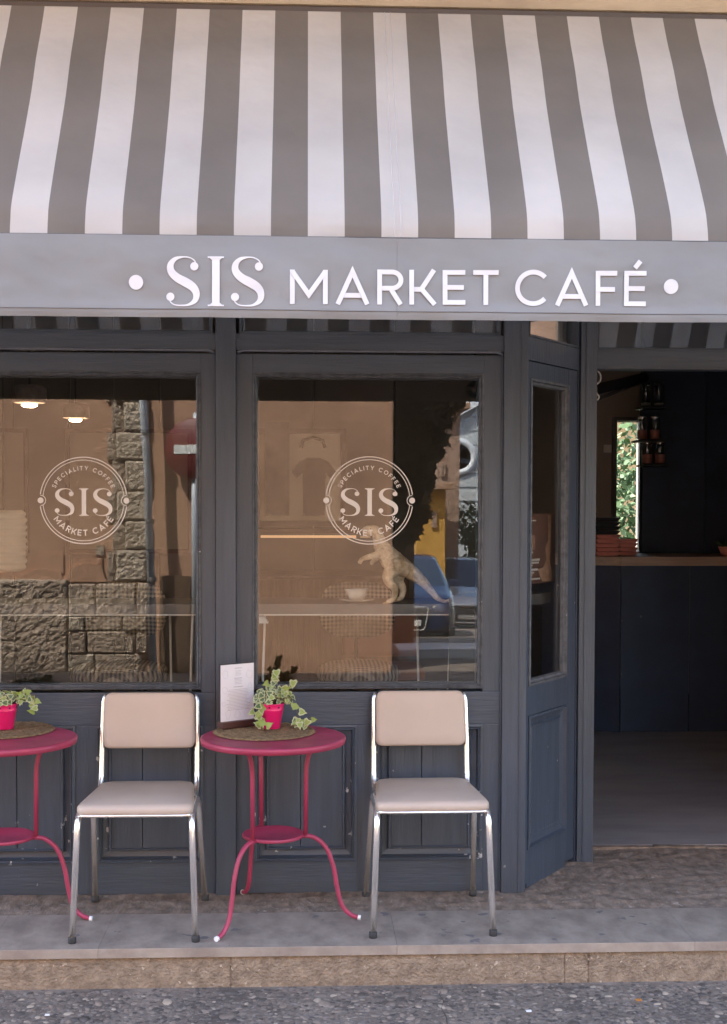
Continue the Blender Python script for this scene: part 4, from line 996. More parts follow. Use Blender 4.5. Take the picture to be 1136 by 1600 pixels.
prow(806.5, 808, .04, .18, 'orange'); prow(808, 815, .04, .07, 'orange'); prow(808, 815, .15, .18, 'orange'); prow(809, 810.5, .2, .45, 'orange'); prow(813, 815, .2, .5)
prow(806, 845, .84, .93, 'poster_pale'); prow(838, 862, .36, .47, 'poster_pale')
def pp(a, y): return (u0+(u1-u0)*a, Z(y))
extr('print', [pp(.76, 860), pp(.86, 845), pp(.92, 845), pp(.90, 885), pp(.97, 900), pp(.95, 916), pp(.68, 916), pp(.55, 895), pp(.70, 893), pp(.80, 880)], 0.0732, 0.0746, M['poster_pale'], ps)
bl = thing('low_ledge', 'dark grey ledge below the poster behind the side light', 'ledge', (pA.x, pA.y, 0), ang)
bx('board', 0.02, Lp-0.06, 0.10, 0.35, Z(955), Z(937), M['ledge'], bl, 0.003); bx('front', 0.02, Lp-0.06, 0.14, 0.35, FZ, Z(955)-0.001, M['black_metal'], bl, 0)

# ================================================================== FURNITURE
# chair
def make_chair(label, loc):
    t = thing('metal_chair', label, 'chair', loc, 0, 'beige chairs in front of the shopfront')
    hw, dp_ = 0.212, 0.235
    for s in (-1, 1):
        xs_ = lambda v: s*v
        pts_ = [(xs_(hw), -dp_, 0.012), (xs_(0.196), -0.205, 0.435), (xs_(0.192), 0.10, 0.432), (xs_(0.208), dp_, 0.012)]
        f = tb('side_frame', rounded(pts_, 0.055, 8), 0.0115, M['chrome'], t, 14)
        for (x_, y_) in ((xs_(hw), -dp_), (xs_(0.208), dp_)):
            lt('foot_cap', [(0, 0), (0.0135, 0), (0.0142, 0.003), (0.0142, 0.020), (0.012, 0.022)], M['rubber'], f, (x_, y_, 0), 16)
        bk = [(xs_(0.178), -0.14, 0.424), (xs_(0.178), 0.175, 0.424), (xs_(0.180), 0.215, 0.47), (xs_(0.179), 0.235, 0.62), (xs_(0.176), 0.262, 0.765), (xs_(0.168), 0.268, 0.785)]
        tb('back_tube', rounded(bk, 0.05, 8), 0.0105, M['chrome'], t, 14)
    for y_ in (-0.13, 0.10): 
        bm = bmesh.new(); tube(bm, [Vector((-0.195, y_, 0.425)), Vector((0.195, y_, 0.425))], 0.008, 10); obj('cross_bar', bm, M['chrome'], t)
    # seat: rounded trapezoid cushion
    def slab(name, wf, wr, y0, y1, z0, th, dome, m_, rz=0.05, n=10, back=False):
        bm = bmesh.new(); out = []
        cs_ = [(-wf, y0), (wf, y0), (wr, y1), (-wr, y1)]
        loop = rounded([Vector((a, b, 0)) for a, b in ((0, y0), *[cs_[1], cs_[2], cs_[3], cs_[0]], (0, y0))], rz, n)[:-1]
        layers = [(0.965, 0.0), (0.99, th*0.12), (1.0, th*0.4), (0.995, th*0.7), (0.965, th*0.93), (0.90, th*1.04), (0.6, th*1.04+dome*0.7), (0.3, th*1.04+dome)]
        cy = (y0+y1)/2; rg = []
        for (k, z) in layers: rg.append([bm.verts.new((p.x*k, cy+(p.y-cy)*k, z0+z)) for p in loop])
        L_ = len(loop)
        for a, b in zip(rg, rg[1:]):
            for i in range(L_):
                f = bm.faces.new((a[i], a[(i+1) % L_], b[(i+1) % L_], b[i])); f.smooth = True
        f = bm.faces.new(rg[-1]); f.smooth = True; bm.faces.new(rg[0][::-1])
        return bm
    bm = slab('seat', 0.205, 0.172, -0.228, 0.195, 0.437, 0.036, 0.006, None)
    obj('seat', bm, M['beige_vinyl'], t)
    bm = bmesh.new(); loop = rounded([Vector((a, b, 0.437)) for a, b in ((0, -0.222), (0.199, -0.222), (0.166, 0.19), (-0.166, 0.19), (-0.199, -0.222), (0, -0.222))], 0.05, 8)[:-1]
    tube(bm, loop, 0.0055, 8, closed=True); obj('seat_trim', bm, M['chrome'], t)
    # backrest: slab turned upright
    bm = slab('backrest', 0.174, 0.170, -0.105, 0.105, 0.0, 0.026, 0.003, None, rz=0.032)
    for v in bm.verts:
        x, y, z = v.co; bend = -0.16*x*x*4*0.35
        v.co = Vector((x, -z+0.012-bend*0.0+0.25*(x*x)*(-1), y))
    bmesh.ops.rotate(bm, verts=bm.verts, matrix=Matrix.Rotation(R(-9), 3, 'X')); bmesh.ops.translate(bm, verts=bm.verts, vec=(0, 0.235, 0.693))
    obj('backrest', bm, M['beige_vinyl'], t)
    bm = slab('b', 0.177, 0.174, -0.108, 0.108, 0.0, 0.012, 0.0, None, rz=0.034)
    for v in bm.verts:
        x, y, z = v.co; v.co = Vector((x, z+0.013-0.25*x*x, y))
    bmesh.ops.rotate(bm, verts=bm.verts, matrix=Matrix.Rotation(R(-9), 3, 'X')); bmesh.ops.translate(bm, verts=bm.verts, vec=(0, 0.235, 0.695))
    obj('back_shell', bm, M['black_plastic'], t)
    for x_ in (-0.10, 0.08): 
        bm = bmesh.new(); tube(bm, [Vector((x_, -0.2, 0.425)), Vector((x_, -0.2, 0.437))], 0.004, 8); obj('screw', bm, M['chrome'], t)
    return t
fl_, fr_ = gp(112, 1474), gp(305, 1470); rl_, rr_ = gp(148, 1410), gp(322, 1406)
cL = (fl_+fr_+rl_+rr_)/4
chL = make_chair('beige padded chrome chair between the two round pink tables', (cL.x, cL.y, 0))
chR = dup(chL)
f2 = (gp(581, 1466)+gp(768, 1462)+gp(572, 1403)+gp(742, 1397))/4
chR.location = (f2.x, f2.y, 0); chR.rotation_euler = (0, 0, R(1.0)); chR['label'] = 'beige padded chrome chair standing alone, right of the table with the menu'
print('chair', cL, f2, fr_-fl_, rr_-rl_, fl_.y-rl_.y)

# bistro table
def make_table(label, loc, rz):
    t = thing('bistro_table', label, 'table', loc, rz, 'round pink metal tables')
    zt_ = 0.668
    lt('tabletop', [(0, zt_), (0.250, zt_), (0.256, zt_+0.002), (0.2635, zt_-0.001), (0.265, zt_-0.006), (0.263, zt_-0.021), (0.260, zt_-0.021), (0.258, zt_-0.006), (0, zt_-0.006)], M['pink_metal'], t, seg=96)
    zs = 0.312; rs_ = 0.112
    lt('lower_shelf', [(0, zs-0.004), (rs_-0.012, zs-0.004), (rs_-0.004, zs+0.002), (rs_, zs), (rs_+0.001, zs-0.010), (rs_-0.003, zs-0.011), (rs_-0.006, zs-0.008), (0, zs-0.008)], M['pink_metal'], t, seg=64)
    for k in range(3):
        a = R(k*120); ca, sa = math.cos(a), math.sin(a)
        P_ = lambda r_, z: Vector((r_*ca, r_*sa, z))
        up = rounded([P_(0.175, zt_-0.012), P_(0.131, zt_-0.055), P_(0.121, zt_-0.11), P_(0.119, zs-0.008)], 0.05, 6)
        lg = tb('leg', up, 0.0085, M['pink_metal'], t, 12)
        lowp = crom([P_(0.105, zs-0.008), P_(0.15, zs-0.012), P_(0.195, zs-0.05), P_(0.222, zs-0.12), P_(0.235, 0.12), P_(0.252, 0.055), P_(0.282, 0.020), P_(0.315, 0.0085)], 6)
        tb('foot', lowp, [0.0085]*(len(lowp)-6)+[0.0083, 0.0081, 0.008, 0.008, 0.008, 0.008], M['pink_metal'], lg, 12)
        tb('foot_cap', [P_(0.311, 0.0088), P_(0.322, 0.0078)], 0.0092, M['white_cap'], lg, 10)
    return t
ft_ = [gp(562, 1437), gp(335, 1472), gp(390, 1396)]
tcx = sum((p for p in ft_), Vector())/3
print('table feet', ft_, tcx)
TC = at(427, 1147, tcx.y); 
v = ft_[0]-Vector((TC.x, tcx.y, 0)); trz = math.atan2(v.y, v.x)
print('table', TC, math.degrees(trz), v.length)
T1 = make_table('round pink metal table carrying the white menu stand', (TC.x, TC.y, 0), trz)
T2 = dup(T1); TC2 = at(4, 1147, TC.y)
T2.location = (TC2.x, TC.y, 0); T2.rotation_euler = (0, 0, trz+R(4)); T2['label'] = 'round pink metal table cut off by the left edge of the photo'
ZTOP = 0.6705
# placemats
def make_mat(label, x, y):
    t = bmesh.new(); nr, ns = 34, 128; rg = []
    for j in range(nr+1):
        r_ = 0.19*j/nr
        ring = []
        for k in range(ns):
            a = 2*PI*k/ns
            hgt = 0.0035+0.0022*abs(math.sin(j*PI/3.0))+0.0016*math.sin(k*PI*2/4+j*1.1) if j < nr else 0
            rr = r_*(1+0.008*noise.noise(Vector((math.cos(a)*2, math.sin(a)*2, 0)))) + (0.0012*math.sin(k*PI/2) if j >= nr-1 else 0)
            ring.append(t.verts.new((rr*math.cos(a), rr*math.sin(a), hgt)) if j > 0 else None)
        rg.append(ring)
    c0 = t.verts.new((0, 0, 0.004))
    for k in range(ns): t.faces.new((c0, rg[1][k], rg[1][(k+1) % ns])).smooth = True
    for j in range(1, nr):
        for k in range(ns): t.faces.new((rg[j][k], rg[j+1][k], rg[j+1][(k+1) % ns], rg[j][(k+1) % ns])).smooth = True
    o = obj('placemat', t, M['seagrass']); o.location = (x, y, ZTOP)
    return tag(o, label, 'placemat', 'woven placemats on the tables')
pm1 = gp(413, 1143, ZTOP); make_mat('round woven seagrass placemat under the menu stand', pm1.x, pm1.y-0.0)
pm2 = gp(4, 1141, ZTOP); make_mat('round woven seagrass placemat on the left table', pm2.x, pm2.y)
print('mats', pm1, pm2)
# pots with ivy
def leaf_mesh(name, mi_in, rim):
    bm = bmesh.new()
    out = [(0, 0), (0.30, -0.12), (0.46, 0.10), (0.34, 0.34), (0.30, 0.50), (0.14, 0.62), (0, 0.95), (-0.14, 0.62), (-0.30, 0.50), (-0.34, 0.34), (-0.46, 0.10), (-0.30, -0.12)]
    c = Vector((0, 0.30))
    def zz(p): return 0.16*abs(p[0])-0.12*(p[1]-0.3)**2
    o_ = [bm.verts.new((p[0], p[1], zz(p))) for p in out]
    inn = [bm.verts.new((c.x+(p[0]-c.x)*0.66, c.y+(p[1]-c.y)*0.66, zz(((p[0])*0.66, c.y+(p[1]-c.y)*0.66))+0.01)) for p in out]
    cc = bm.verts.new((0, 0.3, 0.0)); n = len(out)
    for k in range(n):
        bm.faces.new((o_[k], o_[(k+1) % n], inn[(k+1) % n], inn[k])).material_index = 1
        bm.faces.new((inn[k], inn[(k+1) % n], cc)).material_index = 0
    for f in bm.faces: f.smooth = True
    me = bpy.data.meshes.new(name); bm.to_mesh(me); bm.free()
    me.materials.append(mi_in); me.materials.append(rim); return me
LM = [leaf_mesh('ivy_leaf', M['leaf_in'], M['leaf_rim']), leaf_mesh('ivy_leaf', M['leaf_new'], M['leaf_rim']), leaf_mesh('ivy_leaf', M['leaf_new'], M['leaf_new']), leaf_mesh('ivy_leaf', M['leaf_in'], M['leaf_rim'])]
def make_pot(label, px, py, lean, trails, nl, seed, top_h):
    rnd = random.Random(seed); c = gp(px, py, ZTOP+0.008)
    t = thing('ivy_pot', label, 'plant pot', (c.x, c.y, ZTOP+0.0065), 0, 'pink pots of ivy on the tables')
    H = 0.095; rb, rt = 0.031, 0.046
    pot = lt('pot', [(0, 0), (rb-0.002, 0), (rb, 0.003), (rb+(rt-rb)*0.72, H*0.72), (rb+(rt-rb)*0.72+0.0015, H*0.74), (rb+(rt-rb)*0.76, H*0.76), (rt, H-0.003), (rt+0.0018, H), (rt-0.001, H+0.001), (rt-0.004, H-0.01), (0, H-0.012)], M['pot_pink'], t, seg=48)
    lt('soil', [(rt-0.005, H-0.0115), (0, H-0.008)], M['soil'], t, seg=24)
    # star-shaped cut-outs round the rim
    for a in (-100, -55, -145, -10, 35, 80, 125, 170):
        bm = bmesh.new(); vs = []; a_ = R(a+20*0)
        for k in range(10):
            q = 0.0055 if k % 2 == 0 else 0.0024; th_ = k*PI/5+PI/2; z = H*0.87+q*math.sin(th_); aa = a_+q*math.cos(th_)/rt; rr = rb+(rt-rb)*0.87+0.0012
            vs.append(bm.verts.new((rr*math.cos(aa), rr*math.sin(aa), z)))
        bm.faces.new(vs); obj('star_cutout', bm, M['dark_hole'], pot)
    bm = bmesh.new(); leaves = []
    # tufts going up
    for i in range(nl):
        a = rnd.uniform(0, 2*PI); rr = rnd.uniform(0.1, 1)**0.7*0.07
        h = H+0.008+rnd.uniform(0.0, top_h)*(1-0.5*rr/0.07)
        p2 = Vector((math.cos(a)*rr+lean*h*0.2, math.sin(a)*rr*0.8, h)); p0 = Vector((p2.x*0.25, p2.y*0.25, H-0.01))
        tube(bm, crom([p0, (p0+p2)/2+Vector((0, 0, 0.012)), p2], 3), 0.0009, 5)
        leaves.append((p2, rnd.uniform(0.019, 0.032), Vector((math.cos(a)*0.7, math.sin(a)*0.5-0.65, 0.55)), 0))
    for tr in trails:
        pl = crom([Vector(p) for p in tr], 6); tube(bm, pl, 0.0011, 5)
        for i in range(3, len(pl), 2):
            off = Vector((rnd.uniform(-.012, .012), rnd.uniform(-.014, .004), rnd.uniform(-.010, .012)))
            leaves.append((pl[i]+off, rnd.uniform(0.022, 0.036), Vector((rnd.uniform(-.5, .5), -1, rnd.uniform(0.1, .7))), 1))
    obj('stems', bm, M['stem'], t)
    for (p, s, nrm, tr_) in leaves:
        me = LM[rnd.choice((0, 0, 0, 1, 1, 3)) if not tr_ else rnd.choice((1, 2, 1, 0, 2))]
        o = link('leaf', me, t); z_ = (nrm+Vector((rnd.uniform(-.35, .35), rnd.uniform(-.3, .3), rnd.uniform(-.3, .3)))).normalized()
        y_ = Vector((rnd.uniform(-1, 1), rnd.uniform(-.3, .3), rnd.uniform(-1.0, 0.5))); y_ = (y_-z_*y_.dot(z_)).normalized(); x_ = y_.cross(z_)
        o.matrix_local = Matrix.Translation(p) @ Matrix((x_, y_, z_)).transposed().to_4x4() @ Matrix.Scale(s, 4)
    return t
H = 0.095
make_pot('hot pink pot of trailing ivy beside the menu stand', 425, 1137, 0.15,
         [[(0.03, 0, H), (0.06, -0.01, H+0.03), (0.085, -0.02, H-0.005), (0.10, -0.03, H-0.06), (0.095, -0.035, 0.03), (0.12, -0.03, 0.02), (0.145, -0.03, 0.045)],
          [(-0.03, -0.03, H), (-0.045, -0.04, H-0.02), (-0.046, -0.05, 0.04), (-0.028, -0.06, 0.012)],
          [(-0.02, 0, H), (-0.01, 0, H+0.06), (0.0, -0.01, H+0.10), (0.012, -0.01, H+0.115)],
          [(0.03, 0, H), (0.055, 0.0, H+0.05), (0.075, 0, H+0.075)],
          [(-0.03, 0, H), (-0.05, -0.01, H+0.01), (-0.055, -0.02, H-0.04), (-0.045, -0.035, H-0.09)]], 92, 11, 0.060)
make_pot('hot pink pot of ivy on the left table', 8, 1138, 0.1,
         [[(0.03, 0, H), (0.055, -0.01, H+0.03), (0.085, -0.015, H+0.02), (0.115, -0.02, H-0.01), (0.105, -0.02, H-0.02)],
          [(0.03, 0, H), (0.07, 0.0, H+0.035), (0.10, -0.01, H+0.035), (0.118, -0.01, H+0.015)]], 70, 5, 0.032)
# menu stand
ms_a, ms_b = gp(338, 1141, ZTOP+0.006), gp(402, 1131, ZTOP+0.006)
mang = math.atan2(ms_b.y-ms_a.y, ms_b.x-ms_a.x); mw = (ms_b-ms_a).length
if mw > 0.17: mang *= 0.8
ms = thing('menu_stand', 'white printed menu in a clear stand with dark wooden foot', 'menu', ((ms_a.x+ms_b.x)/2, (ms_a.y+ms_b.y)/2, ZTOP+0.0075), mang)
mw = 0.148
bx('wooden_foot', -mw/2, mw/2, -0.02, 0.02, 0.0, 0.024, M['dark_wood'], ms, 0.002)
sh_ = bx('sheet', -mw/2+0.003, mw/2-0.001, -0.0015, 0.0015, 0.024, 0.236, M['paper'], ms, 0.0005)
bx('sleeve', -mw/2, mw/2, 0.002, 0.006, 0.020, 0.241, M['black_plastic'], ms, 0.001)
bm = bmesh.new(); rnd = random.Random(3); z = 0.222
rows_ = [(0.030, 1), (0, 0), (0.026, 0), (0.022, 0), (0.028, 0), (0.024, 0), (0, 0), (0.032, 1), (0.03, 0), (0.034, 0), (0.028, 0), (0.03, 0), (0, 0), (0.040, 1), (0, 0)]+[(rnd.uniform(0.075, 0.105), 0) for _ in range(15)]
for (w_, bold) in rows_:
    if w_: box(bm, -w_/2+0.004, w_/2+0.004, -0.0021, -0.0017, z-(0.0016 if bold else 0.0009), z)
    z -= 0.0054
obj('print', bm, M['ink'], sh_)
bm = bmesh.new()      # sketchy line drawings round the text
for (cx_, cz_, s_) in ((-0.052, 0.20, .016), (0.052, 0.195, .018), (-0.055, 0.14, .013), (0.055, 0.15, .012), (-0.058, 0.09, .010), (0.0, 0.047, .016), (0.045, 0.05, .02), (-0.04, 0.05, .018)):
    n = 9; pl = [Vector((max(-mw/2+0.006, min(mw/2-0.004, cx_+s_*rnd.uniform(.5, 1)*math.cos(k*2*PI/n))), -0.0018, max(0.03, cz_+s_*rnd.uniform(.5, 1.1)*math.sin(k*2*PI/n)))) for k in range(n)]
    tube(bm, crom(pl, 4, True), 0.00045, 4, closed=True)
obj('drawing', bm, M['ink_pale'], sh_)

# ================================================================== ACROSS THE STREET (seen in the glass)
YW = 7.7
def mx(px, Yv=YW, py=786): return mir(px, py, Yv).x
def mz(py, Yv=YW, px=300): return mir(px, py, Yv).z
OB = thing('opposite_building', 'peach plastered building with stone base seen reflected in the windows', 'building', (0, -YW, 0))
xc = mx(613)
bx('wall', -14, xc, -6, -0.0, -0.3, 6.2, M['plaster'], OB, 0.01)
bx('roof', -14.3, xc+0.3, -6.2, 0.35, 6.2, 6.35, M['tile_roof'], OB, 0.01)
for (wx, wz) in ((-3.5, 4.2), (-1.2, 4.2), (-5.8, 4.2)):
    w = mould('window', wx-0.5, wx+0.5, wz, wz+1.6, [(0, 0.0), (0, 0.04), (0.1, 0.04), (0.12, 0.005)], M['stone_pale'], OB)
    bx('shutter', wx-0.38, wx-0.004, 0.005, 0.03, wz+0.12, wz+1.48, M['brown_wood'], w); bx('shutter', wx+0.004, wx+0.38, 0.005, 0.03, wz+0.12, wz+1.48, M['brown_wood'], w)
def rough_stone(x0, x1, z0, z1, d, m, amt=0.02, nm='stone', cuts=5):
    bm = bmesh.new(); n = cuts; g_ = []
    for j in range(n+1):
        row = []
        for i in range(n+1):
            x = x0+(x1-x0)*i/n; z = z0+(z1-z0)*j/n; edge = i in (0, n) or j in (0, n)
            y = d*0.75 if edge else d+amt*noise.noise(Vector((x*5, z*5, d)))*0.3+amt*0.28*noise.noise(Vector((x*21, z*21, 1)))+amt*0.22*noise.noise(Vector((x*47, z*47, 5)))
            if edge: x += 0.006*noise.noise(Vector((x*12, z*12, 3))); z += 0.006*noise.noise(Vector((x*12, z*12, 8)))
            row.append(bm.verts.new((x, y, z)))
        g_.append(row)
    for j in range(n):
        for i in range(n): bm.faces.new((g_[j][i], g_[j][i+1], g_[j+1][i+1], g_[j+1][i]))
    per_ = [g_[0][i] for i in range(n+1)]+[g_[j][n] for j in range(1, n+1)]+[g_[n][i] for i in range(n-1, -1, -1)]+[g_[j][0] for j in range(n-1, 0, -1)]
    bk = [bm.verts.new((v.co.x, -0.03, v.co.z)) for v in per_]
    for k in range(len(per_)): bm.faces.new((per_[k], per_[(k+1) % len(per_)], bk[(k+1) % len(per_)], bk[k]))
    return obj(nm, bm, m, OB)
# quoin pillar
rows_q = [575, 627, 674, 719, 767, 814, 860, 908]
zq = [mz(p) for p in rows_q]; k = 0
ztop_ = 4.6; zz_ = zq[0]
while zz_ < 6.1: zz_ += 0.29; zq.insert(0, min(zz_, 6.18))
for a, b in zip(zq, zq[1:]):
    x0 = mx(166)+(0.05 if k % 2 else 0); x1 = mx(232)-(0.0 if k % 2 else 0.02); sp_ = x0+(x1-x0)*(0.33 if k % 2 else 0.22)
    rough_stone(x0, sp_-0.004, b+0.004, a-0.004, 0.03, M['stone'], 0.008, cuts=4); rough_stone(sp_+0.004, x1, b+0.004, a-0.004, 0.055, M['stone_pale'], 0.03, cuts=14); k += 1
# lower rubble wall: courses of big stones
def courses(xl, xr_, pys, widths, mats, seed):
    rnd = random.Random(seed)
    for j, (pa, pb) in enumerate(zip(pys, pys[1:])):
        x = xl-rnd.uniform(0, .3)
        while x < xr_:
            w_ = rnd.uniform(*widths); x1 = min(x+w_, xr_)
            if x1-max(x, xl) > 0.06: rough_stone(max(x, xl)+0.006, x1-0.006, mz(pb)+0.006, mz(pa)-0.006, rnd.uniform(0.05, 0.08), rnd.choice(mats), 0.03, cuts=18)
            x = x1
rough_stone(mx(-60), mx(104), mz(1052), mz(905), 0.06, M['stone'], 0.045, cuts=60)
courses(mx(-330), mx(-60), [905, 950, 1003, 1052], (0.55, 1.0), [M['stone']], 4)
courses(mx(105), mx(232), [910, 962, 985, 1022, 1056], (0.35, 0.5), [M['stone'], M['stone_pale']], 9)
courses(-13.9, mx(-330), [880, 930, 985, 1052], (0.5, 0.9), [M['stone'], M['stone_pale']], 12)
bx('base_course', -13.9, mx(245), 0.002, 0.14, RZ-0.1, mz(1052)-0.001, M['stone_pale'], OB, 0.02)
rough_stone(mx(148), mx(160), mz(868), mz(852), 0.02, M['stone_pale'], 0.004, nm='brick', cuts=3); rough_stone(mx(148), mx(158), mz(884), mz(872), 0.02, M['plaster'], 0.004, nm='brick', cuts=3)
# cracked plaster edge above the stones
for (a, b, c_, d_) in ((30, 100, 893, 906), (100, 165, 884, 908), (-40, 30, 900, 908)):
    extr('plaster_edge', [(mx(a), mz(d_)), (mx(b), mz(d_)), (mx(b)-0.05, mz(c_)), (mx((a+b)/2), mz(c_-6)), (mx(a)+0.06, mz(c_+3))], 0.0, 0.03, M['plaster'], OB)
# electrical boxes / little things on plaster
bx('plaster_patch', mx(60), mx(98), 0.0, 0.012, mz(895), mz(866), M['plaster'], OB, 0.004)
bx('wooden_door', mx(250), mx(299), 0.0, 0.05, RZ, mz(900), M['brown_wood'], OB, 0.01)
# corner strip and pale base right of the door
rough_stone(mx(604), mx(612), RZ, 4.0, 0.02, M['plaster'], 0.01, nm='corner_strip', cuts=6)
# drainpipe
dpipe = thing('drainpipe', 'pale zinc drainpipe running down beside the stone pillar', 'drainpipe', (0, -YW, 0))
a_ = mir(224, 627, YW-0.15); b_ = mir(242, 1062, YW-0.15)
dvec = (a_-b_)/(a_.z-b_.z)
tb('pipe', [Vector((b_.x, 0.19, b_.z+0.02)), Vector((a_.x, 0.19, a_.z)), Vector((a_.x+dvec.x*3, 0.19, 6.1))], 0.038, M['zinc'], dpipe, 16)
for py in (674, 815, 905): 
    p = mir(226+(py-627)*18/435, py, YW-0.15); lt('clamp', [(0.046, -0.02), (0.046, 0.02), (0.038, 0.02), (0.038, -0.02), (0.046, -0.02)], M['terra_dark'], dpipe, (p.x, 0.19, p.z), 16)
# no entry sign
c = mir(305, 700, 7.56); c.y = -7.56
ns_ = thing('no_entry_sign', 'round red no entry sign with white bar seen in left window reflection', 'road sign', (c.x, c.y, RZ), R(12))
bm = bmesh.new(); lathe(bm, [(0, -0.01), (0.29, -0.01), (0.30, 0), (0.29, 0.01), (0, 0.01)], seg=40); bmesh.ops.rotate(bm, verts=bm.verts, matrix=Matrix.Rotation(R(90), 3, 'X')); bmesh.ops.translate(bm, verts=bm.verts, vec=(0, 0.05, c.z-RZ)); obj('disc', bm, M['sign_red'], ns_)
bx('bar', -0.2, 0.2, 0.0605, 0.066, c.z-RZ-0.045, c.z-RZ+0.045, M['white_trim'], ns_, 0); tb('pole', [Vector((0, 0, 0)), Vector((0, 0, c.z-RZ+0.35))], 0.03, M['zinc'], ns_, 12)

# foliage helper
def foliage(name, centers, n, size, m, parent, seed=1, squash=(1, 1, 1)):
    rnd = random.Random(seed); bm = bmesh.new()
    for _ in range(n):
        c, r_ = rnd.choice(centers); d = Vector((rnd.gauss(0, 1), rnd.gauss(0, 1), rnd.gauss(0, 1))).normalized()*r_*rnd.uniform(0.5, 1.05)
        p = Vector(c)+Vector((d.x*squash[0], d.y*squash[1], d.z*squash[2])); s = size*rnd.uniform(0.5, 1.3)
        u = Vector((rnd.uniform(-1, 1), rnd.uniform(-1, 1), rnd.uniform(-1, 1))).normalized(); w = u.orthogonal().normalized()
        vs = [bm.verts.new(p+u*s), bm.verts.new(p+w*s*0.5), bm.verts.new(p-u*s*0.7), bm.verts.new(p-w*s*0.5)]; bm.faces.new(vs)
    return obj(name, bm, m, parent)
# bush behind the cafe
c = at(984, 770, 6.6)
bt = thing('court_shrub', 'bright green leafy shrub seen through the narrow back window', 'shrub', (c.x, 6.6, RZ))
foliage('foliage', [((0.1, 0, z), 0.45) for z in (0.9, 1.3, 1.7, 2.1)], 2600, 0.05, M['foliage'], bt, 3); tb('trunk', [Vector((0.1, 0, -0.1)), Vector((0.1, 0, 1.4))], [0.05, 0.03], M['bark'], bt)
tag(bx('court_wall', c.x-2, c.x+2.5, 8.0, 8.2, RZ, 3.2, M['beige_wall'], bev=0), 'pale yard wall behind the shrub at the back', 'wall')
# side street behind the camera
def mthing(name, label, cat, Yv, px, **k): 
    x = mx(px, Yv); return thing(name, label, cat, (x, -Yv, gz(-Yv)), **k)
# dark tree
tr = mthing('dark_tree', 'large dark evergreen tree beyond the corner, in right window reflection', 'tree', 15, 640)
Ct = []
for (px, py, r_) in ((625, 560, .75), (670, 560, .8), (630, 640, .6), (665, 630, .55), (690, 610, .4), (700, 580, .45), (640, 700, .5), (662, 690, .38), (630, 760, .42), (652, 745, .28), (640, 800, .3), (628, 830, .25), (610, 700, .6)):
    p = mir(px, py, 15); Ct.append(((p.x-tr.location.x, 0, p.z-tr.location.z), r_))
foliage('crown', Ct, 9000, 0.11, M['dark_foliage'], tr, 8, (1, 1.5, 1)); tb('trunk', [Vector((-0.15, 0, -0.2)), Vector((-0.1, 0, 2.2)), Vector((0.2, 0, 4.2))], [0.22, 0.16, 0.08], M['bark'], tr)
def far_house(name, label, Yv, px0, px1, py_top, m, depth=4, roofm='tile_roof', wins=(), gable=False):
    x0, x1 = mx(px0, Yv), mx(px1, Yv); zt = mz(py_top, Yv, px0); b = thing(name, label, 'house', ((x0+x1)/2, -Yv, gz(-Yv))); hw = (x1-x0)/2; h = zt-gz(-Yv)
    if gable:
        rise = hw*0.55
        extr('wall', [(-hw, -0.5), (hw, -0.5), (hw, h-rise), (0, h), (-hw, h-rise)], -depth, 0, M[m], b)
        for s in (-1, 1):
            o = extr('roof', [(0, h+0.02), (s*(hw+0.3), h-rise-0.15), (s*(hw+0.3), h-rise+0.03), (0, h+0.24)], -depth-0.1, 0.25, M[roofm], b)
    else:
        bx('wall', -hw, hw, -depth, 0, -0.5, h, M[m], b, 0); bx('roof', -hw-0.2, hw+0.2, -depth-0.1, 0.3, h, h+0.15, M[roofm], b, 0.02)
    for (a, b1, c1, d1) in wins:
        f = mould('window', mx(a, Yv)-b.location.x, mx(b1, Yv)-b.location.x, mz(d1, Yv, a)-b.location.z, mz(c1, Yv, a)-b.location.z, [(0, 0), (0, 0.05), (0.06, 0.05), (0.07, 0.0)], M['rose_stone'], b)
        bx('pane', mx(a, Yv)-b.location.x+0.07, mx(b1, Yv)-b.location.x-0.07, 0.002, 0.01, mz(d1, Yv, a)-b.location.z+0.07, mz(c1, Yv, a)-b.location.z-0.07, M['car_glass'], f, 0)
    return b
far_house('stone_house', 'narrow rose stone house with ribbed tile eaves in the right window reflection', 26, 684, 720, 640, 'rose_stone', 6, wins=[(690, 697, 725, 745), (688, 697, 790, 812)])
h2 = far_house('ochre_house', 'ochre yellow house with arched doorway beyond the parked cars', 23, 650, 698, 765, 'ochre', 2.5, wins=[(658, 665, 782, 800), (675, 684, 800, 826)])
far_house('brown_house', 'brown stone house low behind the dark tree', 24.5, 560, 655, 790, 'rose_stone', 3, wins=[(600, 612, 820, 850)])
ch = far_house('white_chapel', 'white brick gabled chapel with round window far down the side street', 34, 706, 800, 632, 'white_brick', 8, 'white_trim', gable=True)
def ring_on(b, px, py, Yv, r0, r1, y, m, nm):
    p = mir(px, py, Yv); bm = bmesh.new(); lathe(bm, [(r0, 0), (r0, 0.1), (r1, 0.1), (r1, 0), (r0, 0)], seg=32); bmesh.ops.rotate(bm, verts=bm.verts, matrix=Matrix.Rotation(R(-90), 3, 'X')); bmesh.ops.translate(bm, verts=bm.verts, vec=(p.x-b.location.x, y, p.z-b.location.z)); return obj(nm, bm, m, b)
q = ring_on(ch, 718, 715, 34, 0.38, 0.55, 0.0, M['white_trim'], 'round_window')
p = mir(718, 715, 34); bm = bmesh.new(); lathe(bm, [(0, 0.03), (0.37, 0.03), (0.37, 0.0)], seg=32); bmesh.ops.rotate(bm, verts=bm.verts, matrix=Matrix.Rotation(R(-90), 3, 'X')); bmesh.ops.translate(bm, verts=bm.verts, vec=(p.x-ch.location.x, 0, p.z-ch.location.z)); obj('pane', bm, M['car_glass'], q)
